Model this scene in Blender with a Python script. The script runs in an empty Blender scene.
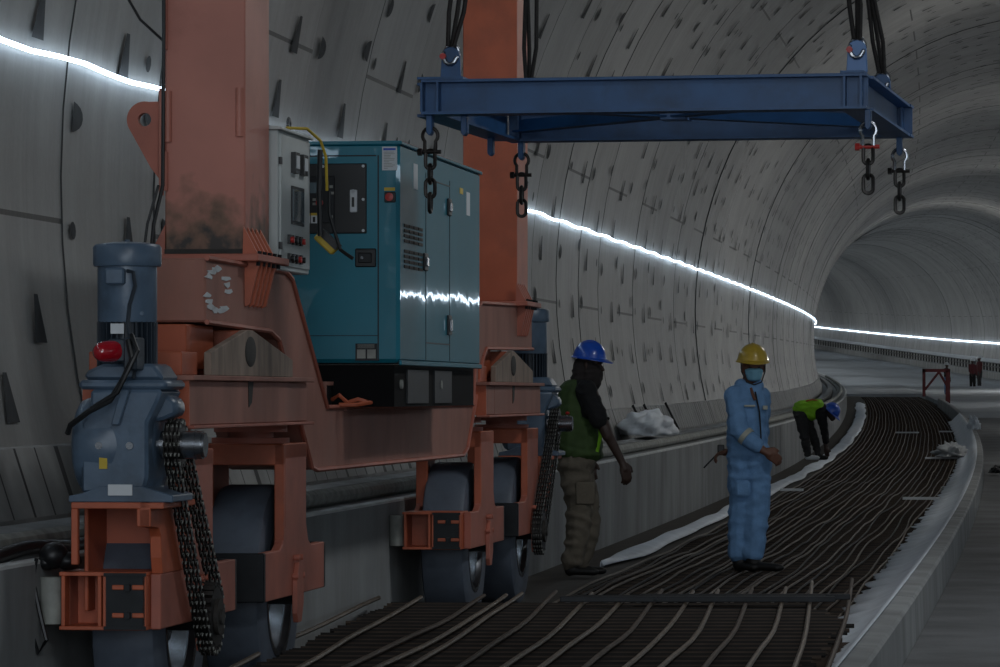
import bpy, bmesh, math, random
from mathutils import Vector, Matrix, noise
random.seed(7)
PI = math.pi
D = bpy.data
C = bpy.context.scene.collection
sc = bpy.context.scene

# ------------------------------------------------------------------ camera, world, light, exposure
HC = 1.34                                   # eye height above the kerb foot
cam = D.objects.new('camera', D.cameras.new('camera')); C.objects.link(cam)
cam.location = (0, 0, HC); cam.rotation_euler = (PI/2, 0, 0)
cam.data.sensor_width = 36; cam.data.lens = 144; cam.data.shift_y = 0.0615
cam.data.clip_start = 0.1; cam.data.clip_end = 2000
sc.camera = cam
sc.view_settings.view_transform = 'Standard'; sc.view_settings.look = 'None'
sc.view_settings.gamma = 1; sc.view_settings.use_curve_mapping = False
sc.view_settings.exposure = 0.0
w = D.worlds.new('world'); sc.world = w; w.use_nodes = True
w.node_tree.nodes['Background'].inputs[0].default_value = (0.72, 0.86, 1.0, 1)
w.node_tree.nodes['Background'].inputs[1].default_value = 0.30

def area(name, loc, size, power, col, target):
    l = D.lights.new(name, 'AREA'); l.shape = 'RECTANGLE'; l.size, l.size_y = size
    l.energy = power; l.color = col
    o = D.objects.new(name, l); C.objects.link(o); o.location = loc
    d = Vector(target) - Vector(loc)
    o.rotation_euler = d.to_track_quat('-Z', 'Y').to_euler()
    return o

# ------------------------------------------------------------------ the road line of the tunnel
TH, KAP = 0.14914, 0.000514
RR = 1/KAP
def grade(s): return 0.0008*s + 4.13e-5*s*s
def road(s, l, z=0.0):                      # s along the tunnel, l across (right positive), z above eye line
    a = -TH + s*KAP
    return Vector((-RR*math.cos(TH)+(RR+l)*math.cos(a), RR*math.sin(TH)+(RR+l)*math.sin(a), z+grade(s)+HC))
def heading(s): return -(TH - s*KAP)        # rotation about z of something lined up with the road
XC, ZC, RT = 0.517, 1.0, 5.4                # tunnel circle: centre offset, centre height over eye line, radius

CROWN_FILLS = [(2, 1.5, 5.9, 260), (20, 2.2, 6.0, 150)]  # added fill lights under the crown, out of view
for s_, l_, z_, p_ in CROWN_FILLS:
    a_ = road(s_, l_, z_-0.15); b_ = road(s_+1, -0.4, -1.2)
    area('crown_fill', a_, (2.4, 0.6), p_, (0.93, 0.97, 1.0), b_)
for s_, l_, z_, p_ in [(42, 2.6, 5.6, 260), (64, 2.6, 5.6, 320), (92, 5.2, 3.0, 330), (124, 5.2, 2.8, 380), (158, 5.3, 2.6, 650)]:   # added fill points, out of view by the crown and right wall
    l = D.lights.new('point_fill', 'POINT'); l.energy = p_; l.color = (1.0, 0.98, 0.94); l.shadow_soft_size = 0.35
    o = D.objects.new('point_fill', l); C.objects.link(o); o.location = road(s_, l_, z_)
for s_ in (190, 225, 260, 300, 345):        # added fill areas, hidden at the left wall beyond the bend
    area('bend_fill', road(s_, -4.3, 2.4), (32, 0.5), 330, (0.93, 0.98, 1.0), road(s_, 3.5, 0.4))
area('front_fill', road(-9, 0.6, 1.2), (8.5, 7.0), 880, (0.82, 0.91, 1.0), road(30, -1.6, 0.9))  # added unseen area light behind the camera, fills from the front

# ------------------------------------------------------------------ materials
def hexc(h):
    v = [int(h[i:i+2], 16)/255 for i in (0, 2, 4)]
    return tuple((x/12.92 if x <= 0.04045 else ((x+0.055)/1.055)**2.4) for x in v) + (1,)
def mat(name, col, rough=0.6, metal=0.0, var=0.25, scale=6.0, bump=0.0, bscale=30.0, dirt=None, dirt_amt=0.5, dscale=3.0, coat=0.0, emit=0.0, spec=0.5, stretch=(1, 1, 1)):
    m = D.materials.new(name); m.use_nodes = True
    nt = m.node_tree; N = nt.nodes; L = nt.links; b = N['Principled BSDF']
    c = hexc(col) if isinstance(col, str) else tuple(col)+(1,)
    b.inputs['Roughness'].default_value = rough; b.inputs['Metallic'].default_value = metal
    b.inputs['Coat Weight'].default_value = coat; b.inputs['Coat Roughness'].default_value = 0.06
    b.inputs['Specular IOR Level'].default_value = spec
    tc = N.new('ShaderNodeTexCoord'); mp = N.new('ShaderNodeMapping'); mp.inputs['Scale'].default_value = stretch
    L.new(tc.outputs['Object'], mp.inputs['Vector'])
    n = N.new('ShaderNodeTexNoise'); n.inputs['Scale'].default_value = scale; n.inputs['Detail'].default_value = 6
    L.new(mp.outputs[0], n.inputs['Vector'])
    r = N.new('ShaderNodeMapRange'); r.inputs[1].default_value = 0.3; r.inputs[2].default_value = 0.7
    r.inputs[3].default_value = 1-var; r.inputs[4].default_value = 1+var
    L.new(n.outputs['Fac'], r.inputs[0])
    mx = N.new('ShaderNodeMix'); mx.data_type = 'RGBA'; mx.blend_type = 'MULTIPLY'; mx.inputs[0].default_value = 1
    mx.inputs[6].default_value = c; L.new(r.outputs[0], mx.inputs[7])
    out = mx.outputs[2]
    if dirt:
        n2 = N.new('ShaderNodeTexNoise'); n2.inputs['Scale'].default_value = dscale; n2.inputs['Detail'].default_value = 8
        n2.inputs['Roughness'].default_value = 0.65; L.new(mp.outputs[0], n2.inputs['Vector'])
        r2 = N.new('ShaderNodeMapRange'); r2.inputs[1].default_value = 0.5; r2.inputs[2].default_value = 0.72
        r2.inputs[3].default_value = 0; r2.inputs[4].default_value = dirt_amt; L.new(n2.outputs['Fac'], r2.inputs[0])
        m2 = N.new('ShaderNodeMix'); m2.data_type = 'RGBA'; L.new(r2.outputs[0], m2.inputs[0])
        L.new(out, m2.inputs[6]); m2.inputs[7].default_value = hexc(dirt); out = m2.outputs[2]
    L.new(out, b.inputs['Base Color'])
    if coat: b.inputs['Coat Roughness'].default_value = 0.03
    if bump:
        n3 = N.new('ShaderNodeTexNoise'); n3.inputs['Scale'].default_value = bscale; n3.inputs['Detail'].default_value = 4
        L.new(mp.outputs[0], n3.inputs['Vector'])
        bp = N.new('ShaderNodeBump'); bp.inputs['Strength'].default_value = bump; bp.inputs['Distance'].default_value = 0.01
        L.new(n3.outputs['Fac'], bp.inputs['Height']); L.new(bp.outputs[0], b.inputs['Normal'])
        if coat: L.new(bp.outputs[0], b.inputs['Coat Normal'])
    if emit:
        b.inputs['Emission Color'].default_value = c; b.inputs['Emission Strength'].default_value = emit
    return m

def math_node(nt, op, a, b=None):
    n = nt.nodes.new('ShaderNodeMath'); n.operation = op
    for i, v in enumerate((a, b)):
        if v is None: continue
        if isinstance(v, (int, float)): n.inputs[i].default_value = v
        else: nt.links.new(v, n.inputs[i])
    return n.outputs[0]

def lining_material():
    m = D.materials.new('segment_concrete'); m.use_nodes = True
    nt = m.node_tree; N = nt.nodes; L = nt.links; b = N['Principled BSDF']; b.inputs['Roughness'].default_value = 0.55
    uv = N.new('ShaderNodeUVMap'); uv.uv_map = 'uv'
    sp = N.new('ShaderNodeSeparateXYZ'); L.new(uv.outputs[0], sp.inputs[0])
    S, A = sp.outputs[0], sp.outputs[1]
    ring = math_node(nt, 'FLOOR', math_node(nt, 'DIVIDE', S, 2.0))
    fr = math_node(nt, 'FRACT', math_node(nt, 'DIVIDE', S, 2.0))
    edge = math_node(nt, 'MINIMUM', fr, math_node(nt, 'SUBTRACT', 1.0, fr))
    joint = math_node(nt, 'LESS_THAN', edge, 0.0028)
    par = math_node(nt, 'MODULO', math_node(nt, 'ABSOLUTE', ring), 2.0)
    for off, par_on in ((-0.19, 0), (3.96, 0), (1.13, 1), (5.94, 1), (8.2, 0), (9.9, 1)):
        d = math_node(nt, 'ABSOLUTE', math_node(nt, 'SUBTRACT', A, off))
        j = math_node(nt, 'LESS_THAN', d, 0.013)
        p = par if par_on else math_node(nt, 'SUBTRACT', 1.0, par)
        joint = math_node(nt, 'MAXIMUM', joint, math_node(nt, 'MULTIPLY', j, p))
    wn = N.new('ShaderNodeTexWhiteNoise'); wn.noise_dimensions = '1D'; L.new(ring, wn.inputs['W'])
    n1 = N.new('ShaderNodeTexNoise'); n1.inputs['Scale'].default_value = 1.0; n1.inputs['Detail'].default_value = 8; n1.inputs['Roughness'].default_value = 0.62
    mp = N.new('ShaderNodeMapping'); mp.inputs['Scale'].default_value = (0.9, 0.9, 1); L.new(uv.outputs[0], mp.inputs[0]); L.new(mp.outputs[0], n1.inputs['Vector'])
    n2 = N.new('ShaderNodeTexNoise'); n2.inputs['Scale'].default_value = 1.0; n2.inputs['Detail'].default_value = 5
    mp2 = N.new('ShaderNodeMapping'); mp2.inputs['Scale'].default_value = (7, 0.45, 1); L.new(uv.outputs[0], mp2.inputs[0]); L.new(mp2.outputs[0], n2.inputs['Vector'])
    n3 = N.new('ShaderNodeTexNoise'); n3.inputs['Scale'].default_value = 25.0; n3.inputs['Detail'].default_value = 3; L.new(uv.outputs[0], n3.inputs['Vector'])
    v = math_node(nt, 'ADD', math_node(nt, 'MULTIPLY', n1.outputs['Fac'], 0.75), math_node(nt, 'MULTIPLY', n2.outputs['Fac'], 0.45))
    v = math_node(nt, 'ADD', v, math_node(nt, 'MULTIPLY', n3.outputs['Fac'], 0.12))
    v = math_node(nt, 'ADD', v, math_node(nt, 'MULTIPLY', wn.outputs['Value'], 0.16))
    r = N.new('ShaderNodeMapRange'); r.inputs[1].default_value = 0.45; r.inputs[2].default_value = 1.05; r.inputs[3].default_value = 0.62; r.inputs[4].default_value = 1.3
    L.new(v, r.inputs[0])
    mx = N.new('ShaderNodeMix'); mx.data_type = 'RGBA'; mx.blend_type = 'MULTIPLY'; mx.inputs[0].default_value = 1
    mx.inputs[6].default_value = (0.235, 0.235, 0.228, 1); L.new(r.outputs[0], mx.inputs[7])
    m2 = N.new('ShaderNodeMix'); m2.data_type = 'RGBA'; L.new(joint, m2.inputs[0]); L.new(mx.outputs[2], m2.inputs[6]); m2.inputs[7].default_value = (0.03, 0.03, 0.03, 1)
    L.new(m2.outputs[2], b.inputs['Base Color'])
    bp = N.new('ShaderNodeBump'); bp.inputs['Strength'].default_value = 0.35; bp.inputs['Distance'].default_value = 0.02
    L.new(v, bp.inputs['Height']); L.new(bp.outputs[0], b.inputs['Normal'])
    return m

def wedge_material():
    m = D.materials.new('kerb_block_concrete'); m.use_nodes = True
    nt = m.node_tree; N = nt.nodes; L = nt.links; b = N['Principled BSDF']; b.inputs['Roughness'].default_value = 0.7
    uv = N.new('ShaderNodeUVMap'); uv.uv_map = 'uv'
    sp = N.new('ShaderNodeSeparateXYZ'); L.new(uv.outputs[0], sp.inputs[0])
    q = math_node(nt, 'DIVIDE', sp.outputs[0], 0.36)
    fr = math_node(nt, 'FRACT', q)
    wn = N.new('ShaderNodeTexWhiteNoise'); wn.noise_dimensions = '1D'; L.new(math_node(nt, 'FLOOR', q), wn.inputs['W'])
    th = math_node(nt, 'ADD', math_node(nt, 'MULTIPLY', math_node(nt, 'POWER', wn.outputs['Value'], 3.0), 0.30), 0.05)
    slot = math_node(nt, 'MULTIPLY', math_node(nt, 'LESS_THAN', fr, th), math_node(nt, 'LESS_THAN', sp.outputs[1], 0.325))
    n1 = N.new('ShaderNodeTexNoise'); n1.inputs['Scale'].default_value = 3; n1.inputs['Detail'].default_value = 8; L.new(uv.outputs[0], n1.inputs['Vector'])
    r = N.new('ShaderNodeMapRange'); r.inputs[1].default_value = 0.3; r.inputs[2].default_value = 0.7; r.inputs[3].default_value = 0.75; r.inputs[4].default_value = 1.25
    L.new(n1.outputs['Fac'], r.inputs[0])
    mx = N.new('ShaderNodeMix'); mx.data_type = 'RGBA'; mx.blend_type = 'MULTIPLY'; mx.inputs[0].default_value = 1
    mx.inputs[6].default_value = (0.27, 0.27, 0.26, 1); L.new(r.outputs[0], mx.inputs[7])
    m2 = N.new('ShaderNodeMix'); m2.data_type = 'RGBA'; L.new(slot, m2.inputs[0]); L.new(mx.outputs[2], m2.inputs[6]); m2.inputs[7].default_value = (0.035, 0.035, 0.035, 1)
    L.new(m2.outputs[2], b.inputs['Base Color'])
    return m

M = dict(
 lining=lining_material(), wedge=wedge_material(),
 shade_patch=mat('pocket_shade', '343638', 0.9, var=0.3),  # dark colour painted for the shade inside the bolt pockets
 kerb=mat('cast_concrete', '868888', 0.75, var=0.28, scale=2.2, bump=0.25, dirt='6a6a66', dirt_amt=0.6, dscale=1.3, stretch=(1, 1, 0.35)),
 kerb_edge=mat('pale_concrete_edge', 'c9cbc9', 0.7, var=0.15, scale=5),
 road=mat('road_concrete', '5d5f61', 0.8, var=0.35, scale=1.6, bump=0.3, dirt='3a3a38', dirt_amt=0.6, dscale=0.7),
 road_pale=mat('pale_road_concrete', '989ea4', 0.75, var=0.22, scale=0.8, dirt='7c8186', dirt_amt=0.5, dscale=0.4),  # paler concrete for the far lane and slab
 bed=mat('dark_bed_concrete', '332e29', 0.9, var=0.3),
 rebar=mat('rusty_rebar', '40342a', 0.65, metal=0.3, var=0.35, scale=8, dirt='4c3b2d', dirt_amt=0.5),
 rebar_d=mat('dark_rebar', '1d1815', 0.7, metal=0.3, var=0.35, scale=8),
 rebar_l=mat('pale_rebar', '5d5144', 0.55, metal=0.4, var=0.3, scale=8, dirt='4a3c30', dirt_amt=0.6),  # paler tone for some of the bars
 white_sheet=mat('white_membrane', 'd3dae2', 0.6, var=0.14, scale=4, bump=0.4, bscale=9, dirt='8b8f92', dirt_amt=0.4, dscale=2),
 led=mat('led_light', (0.68, 0.84, 1.0), 0.5, var=0.0, emit=8),
 orange=mat('orange_red_paint', 'a96250', 0.55, var=0.14, scale=5, dirt='6d4a42', dirt_amt=0.45, dscale=2.2),
 orange_b=mat('bright_orange_paint', 'b45b3c', 0.5, var=0.12, scale=5, dirt='6b4437', dirt_amt=0.4, dscale=3),
 column=mat('column_paint', 'b87666', 0.5, var=0.1, scale=3, dirt='8d4b3e', dirt_amt=0.5, dscale=2),
 orange_w=mat('weathered_pink_paint', '9b6a5c', 0.7, var=0.18, scale=6, dirt='6a5852', dirt_amt=0.6, dscale=3, stretch=(1, 1, 0.5)),
 pale=mat('chalky_weathered_paint', '8d7c6f', 0.8, var=0.25, scale=9, dirt='4e4640', dirt_amt=0.6, dscale=4, stretch=(1.5, 1.5, 0.4)),
 grime=mat('oily_grime', '2a2622', 0.7, var=0.4, scale=12),
 tyre=mat('dark_rubber', '565e6a', 0.5, var=0.18, scale=8, bump=0.1, dirt='2a2c30', dirt_amt=0.6, dscale=4),
 motor=mat('blue_grey_enamel', '4f6174', 0.36, var=0.2, scale=7, dirt='2c333b', dirt_amt=0.55, dscale=5, bump=0.1),
 motor_d=mat('dark_motor_fins', '27303a', 0.5, var=0.2),
 blue=mat('spreader_blue_paint', '22507f', 0.45, var=0.2, scale=6, dirt='12273f', dirt_amt=0.5, dscale=4),
 blue_l=mat('light_blue_lug_paint', '5d82b5', 0.45, var=0.15),
 teal=mat('teal_gloss_paint', '0a7488', 0.5, var=0.05, coat=0.75, bump=0.30, bscale=1.7, dirt='0a6175', dirt_amt=0.3),
 black=mat('black_plastic', '121315', 0.45, var=0.2),
 dark=mat('dark_steel', '1d1f22', 0.5, metal=0.4, var=0.3, scale=12),
 skid=mat('matt_black_skid', '0b0b0c', 0.85, var=0.2, spec=0.2),
 steel=mat('bright_steel', '8e9196', 0.25, metal=0.95, var=0.2, scale=10),
 chain=mat('oily_chain', '2e2b29', 0.4, metal=0.7, var=0.4, scale=30),
 grey_cab=mat('cabinet_grey', 'bcc1bf', 0.5, var=0.06, dirt='8d918f', dirt_amt=0.3),
 white=mat('white_label', 'c9cdd0', 0.6, var=0.05),
 greyp=mat('grey_highlight', '8b8c86', 0.7, var=0.3, scale=12),
 red=mat('red_lens', 'a01020', 0.12, var=0.1, coat=1.0),
 redp=mat('red_plastic', 'b02a25', 0.4, var=0.1),
 yellow=mat('yellow_tag', 'c2a52c', 0.5, var=0.15),
 glass=mat('dark_display_glass', '5d6c73', 0.12, var=0.1, coat=0.5),
 rope=mat('wire_rope', '221e1c', 0.6, metal=0.3, var=0.4, scale=60),
 bag=mat('white_plastic_bag', 'dfe3e8', 0.45, var=0.06, bump=0.12, bscale=9),
 skin=mat('brown_skin', '6a4636', 0.55, var=0.1),
 skin_d=mat('dark_brown_skin', '3b2a23', 0.55, var=0.1),
 hat_b=mat('blue_helmet_plastic', '1c50b8', 0.28, var=0.04, coat=0.4),
 hat_y=mat('yellow_helmet_plastic', 'c3a43c', 0.35, var=0.08, coat=0.3, dirt='8f7a33', dirt_amt=0.4, dscale=9),
 hat_w=mat('white_helmet_plastic', 'c8cdd2', 0.3, var=0.05),
 mask=mat('blue_face_mask', '79adc4', 0.8, var=0.08),
 denim=mat('pale_blue_coverall', '6c93bd', 0.85, var=0.16, scale=9, bump=0.3, bscale=60, dirt='4a6f96', dirt_amt=0.5, dscale=5),
 vest=mat('green_vest', '34491f', 0.8, var=0.25, scale=9),
 vest_l=mat('bright_lime_vest', '84c01c', 0.7, var=0.15),
 shirt=mat('black_cotton', '0e0e10', 0.9, var=0.2),
 khaki=mat('khaki_cotton', '60584c', 0.9, var=0.22, scale=8, bump=0.3, bscale=50),
 dark_cloth=mat('dark_grey_cloth', '2e2d2e', 0.9, var=0.25),
 boot=mat('black_boot', '131211', 0.6, var=0.3),
 refl=mat('reflective_band', 'a9a99b', 0.4, var=0.1),
 rag=mat('grey_rag', 'a5a8aa', 0.9, var=0.2),
 scarf=mat('dark_scarf', '231d1c', 0.9, var=0.3),
 redc=mat('dark_red_cloth', '4e2024', 0.9, var=0.2),
)

def foot_grime(m, z_lo, z_hi):
    """oil and dirt soaked into the paint at the foot of a leg"""
    nt = m.node_tree; N = nt.nodes; L = nt.links; b = N['Principled BSDF']
    src = b.inputs['Base Color'].links[0].from_socket
    geo = N.new('ShaderNodeNewGeometry'); sp = N.new('ShaderNodeSeparateXYZ'); L.new(geo.outputs['Position'], sp.inputs[0])
    n = N.new('ShaderNodeTexNoise'); n.inputs['Scale'].default_value = 9; n.inputs['Detail'].default_value = 6; L.new(geo.outputs['Position'], n.inputs['Vector'])
    r = N.new('ShaderNodeMapRange'); r.inputs[1].default_value = z_hi; r.inputs[2].default_value = z_lo; L.new(sp.outputs[2], r.inputs[0])
    v = math_node(nt, 'ADD', r.outputs[0], math_node(nt, 'MULTIPLY', math_node(nt, 'SUBTRACT', n.outputs['Fac'], 0.5), 1.6))
    on = math_node(nt, 'GREATER_THAN', r.outputs[0], 0.001)
    for lo, hi, col, amt in ((0.15, 0.6, '5a4630', 0.85), (0.62, 0.8, '1c1a17', 0.9)):
        q = N.new('ShaderNodeMapRange'); q.inputs[1].default_value = lo; q.inputs[2].default_value = hi; q.inputs[4].default_value = amt; L.new(v, q.inputs[0])
        mx = N.new('ShaderNodeMix'); mx.data_type = 'RGBA'; L.new(math_node(nt, 'MULTIPLY', q.outputs[0], on), mx.inputs[0]); L.new(src, mx.inputs[6]); mx.inputs[7].default_value = hexc(col); src = mx.outputs[2]
    L.new(src, b.inputs['Base Color'])
foot_grime(M['column'], HC+0.50, HC+0.92)

# ------------------------------------------------------------------ mesh building
IDN = Matrix.Identity(4)
class MB:
    def __init__(s, T=IDN): s.v = []; s.f = []; s.m = []; s.uv = None; s.T = T; s.cm = 0
    def add(s, vs, fs, m=None):
        o = len(s.v); s.v += [Vector(v) for v in vs]
        s.f += [tuple(i+o for i in f) for f in fs]; s.m += [s.cm if m is None else m]*len(fs); return s
    def box(s, x0, x1, y0, y1, z0, z1, m=None):
        return s.add([(x, y, z) for z in (z0, z1) for y in (y0, y1) for x in (x0, x1)],
                     [(0, 2, 3, 1), (4, 5, 7, 6), (0, 1, 5, 4), (2, 6, 7, 3), (0, 4, 6, 2), (1, 3, 7, 5)], m)
    def prism(s, poly, ax, lo, hi, m=None):            # poly in the two other axes, in order
        n = len(poly); V = []
        for k in (lo, hi):
            for a, b in poly: V.append({'x': (k, a, b), 'y': (a, k, b), 'z': (a, b, k)}[ax])
        F = [tuple(range(n))[::-1], tuple(range(n, 2*n))] + [(i, (i+1) % n, n+(i+1) % n, n+i) for i in range(n)]
        return s.add(V, F, m)
    def cyl(s, p, q, r, n=20, r2=None, cap=True, m=None):
        p, q = Vector(p), Vector(q); d = (q-p).normalized(); r2 = r if r2 is None else r2
        u = d.orthogonal().normalized(); w_ = d.cross(u)
        V = []
        for c, rr in ((p, r), (q, r2)):
            for i in range(n):
                a = 2*PI*i/n; V.append(c + (u*math.cos(a)+w_*math.sin(a))*rr)
        F = [(i, (i+1) % n, n+(i+1) % n, n+i) for i in range(n)]
        if cap: F += [tuple(range(n))[::-1], tuple(range(n, 2*n))]
        return s.add(V, F, m)
    def lathe(s, prof, c, ax=(0, 0, 1), n=32, m=None, cap=True):  # prof: (radius, height along ax)
        c = Vector(c); d = Vector(ax).normalized(); u = d.orthogonal().normalized(); w_ = d.cross(u); V = []; F = []
        for r, h in prof:
            for i in range(n):
                a = 2*PI*i/n; V.append(c + d*h + (u*math.cos(a)+w_*math.sin(a))*max(r, 1e-4))
        for k in range(len(prof)-1):
            for i in range(n): F.append((k*n+i, k*n+(i+1) % n, (k+1)*n+(i+1) % n, (k+1)*n+i))
        if cap: F += [tuple(range(n))[::-1], tuple(range((len(prof)-1)*n, len(prof)*n))]
        return s.add(V, F, m)
    def tube(s, pts, r, n=8, closed=False, m=None, up=None):
        pts = [Vector(p) for p in pts]; N = len(pts); V = []; F = []
        prev = None
        for k in range(N):
            a = pts[(k-1) % N] if (closed or k) else pts[k]; b = pts[(k+1) % N] if (closed or k < N-1) else pts[k]
            d = (b-a).normalized() if (b-a).length > 1e-9 else Vector((0, 0, 1))
            if prev is None: u = d.orthogonal().normalized() if up is None else (Vector(up)-d*d.dot(Vector(up))).normalized()
            else:
                u = prev - d*prev.dot(d); u = u.normalized() if u.length > 1e-6 else d.orthogonal().normalized()
            prev = u; w_ = d.cross(u); rr = r[k] if isinstance(r, (list, tuple)) else r
            for i in range(n):
                t = 2*PI*i/n; V.append(pts[k] + (u*math.cos(t)+w_*math.sin(t))*rr)
        for k in range(N if closed else N-1):
            k2 = (k+1) % N
            for i in range(n): F.append((k*n+i, k*n+(i+1) % n, k2*n+(i+1) % n, k2*n+i))
        if not closed: F += [tuple(range(n))[::-1], tuple(range((N-1)*n, N*n))]
        return s.add(V, F, m)
    def ell(s, c, r, n=16, k=10, m=None):
        c = Vector(c); r = (r, r, r) if isinstance(r, (int, float)) else r; V = []; F = []
        for j in range(k+1):
            p = -PI/2 + PI*j/k
            for i in range(n):
                a = 2*PI*i/n; V.append(c + Vector((r[0]*math.cos(p)*math.cos(a), r[1]*math.cos(p)*math.sin(a), r[2]*math.sin(p))))
        for j in range(k):
            for i in range(n): F.append((j*n+i, j*n+(i+1) % n, (j+1)*n+(i+1) % n, (j+1)*n+i))
        return s.add(V, F, m)

ROOTS = {}
def link(name, mesh, parent=None):
    o = D.objects.new(name, mesh); C.objects.link(o)
    if parent is not None: o.parent = parent
    ROOTS[o.name] = ROOTS[parent.name] if parent is not None else IDN
    return o
def build(name, mb, mats, parent=None, bevel=0.0, smooth=False, origin=None):
    """one mesh object; mb holds design coordinates, mb.T brings them into the world"""
    inv = ROOTS[parent.name].inverted() if parent is not None else (Matrix.Translation(-Vector(origin)) if origin is not None else IDN)
    T = inv @ mb.T
    me = D.meshes.new(name); me.from_pydata([T @ v for v in mb.v], [], mb.f)
    for m_ in (mats if isinstance(mats, (list, tuple)) else [mats]): me.materials.append(m_)
    me.polygons.foreach_set('material_index', mb.m)
    bm = bmesh.new(); bm.from_mesh(me); bmesh.ops.recalc_face_normals(bm, faces=bm.faces)
    if bevel:
        try:
            e = [x for x in bm.edges if len(x.link_faces) == 2 and x.calc_face_angle(0) > 0.6]
            bmesh.ops.bevel(bm, geom=e, offset=bevel, segments=1, affect='EDGES', clamp_overlap=True)
        except Exception: pass
    bm.to_mesh(me); bm.free()
    if smooth:
        me.polygons.foreach_set('use_smooth', [True]*len(me.polygons))
        try: me.set_sharp_from_angle(angle=0.7)
        except Exception: pass
    me.update()
    o = link(name, me, parent)
    if parent is None:
        if origin is not None: o.location = Vector(origin)
        ROOTS[o.name] = Matrix.Translation(Vector(origin)) if origin is not None else IDN
    return o
def tag(o, label=None, cat=None, group=None, kind=None):
    if label: o['label'] = label
    if cat: o['category'] = cat
    if group: o['group'] = group
    if kind: o['kind'] = kind
    return o
def thing(name, loc, rz, label, cat, group=None):
    o = D.objects.new(name, None); C.objects.link(o); o.empty_display_size = 0.2
    o.location = loc; o.rotation_euler = (0, 0, rz)
    ROOTS[o.name] = Matrix.Translation(Vector(loc)) @ Matrix.Rotation(rz, 4, 'Z')
    return tag(o, label, cat, group)

# ------------------------------------------------------------------ the setting
def sweep(name, profile, s0, s1, ds, m, closed=True, kind='structure', uvs=False, zf=None):
    """profile: (l, z) loop carried along the road; a wall, a slab, a pipe"""
    n = len(profile); N = max(1, int(round((s1-s0)/ds))); V = []; F = []; UV = []
    for k in range(N+1):
        s = s0+(s1-s0)*k/N; dz = zf(s) if zf else 0
        for l, z in profile: V.append(road(s, l, z+dz))
    acc = [0]
    for i in range(n): acc.append(acc[-1]+math.dist(profile[i], profile[(i+1) % n]))
    for k in range(N):
        for i in range(n if closed else n-1):
            j = (i+1) % n; F.append((k*n+i, k*n+j, (k+1)*n+j, (k+1)*n+i))
            a, b = s0+(s1-s0)*k/N, s0+(s1-s0)*(k+1)/N
            UV += [(a, acc[i]), (a, acc[i+1]), (b, acc[i+1]), (b, acc[i])]
    if closed: F += [tuple(range(n))[::-1], tuple(range(N*n, (N+1)*n))]; UV += [(0, 0)]*(2*n)
    me = D.meshes.new(name); me.from_pydata(V, [], F); me.materials.append(m)
    ul = me.uv_layers.new(name='uv')
    for i, u in enumerate(UV): ul.data[i].uv = u
    me.update(); o = link(name, me)
    if kind: o['kind'] = kind
    return o

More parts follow.
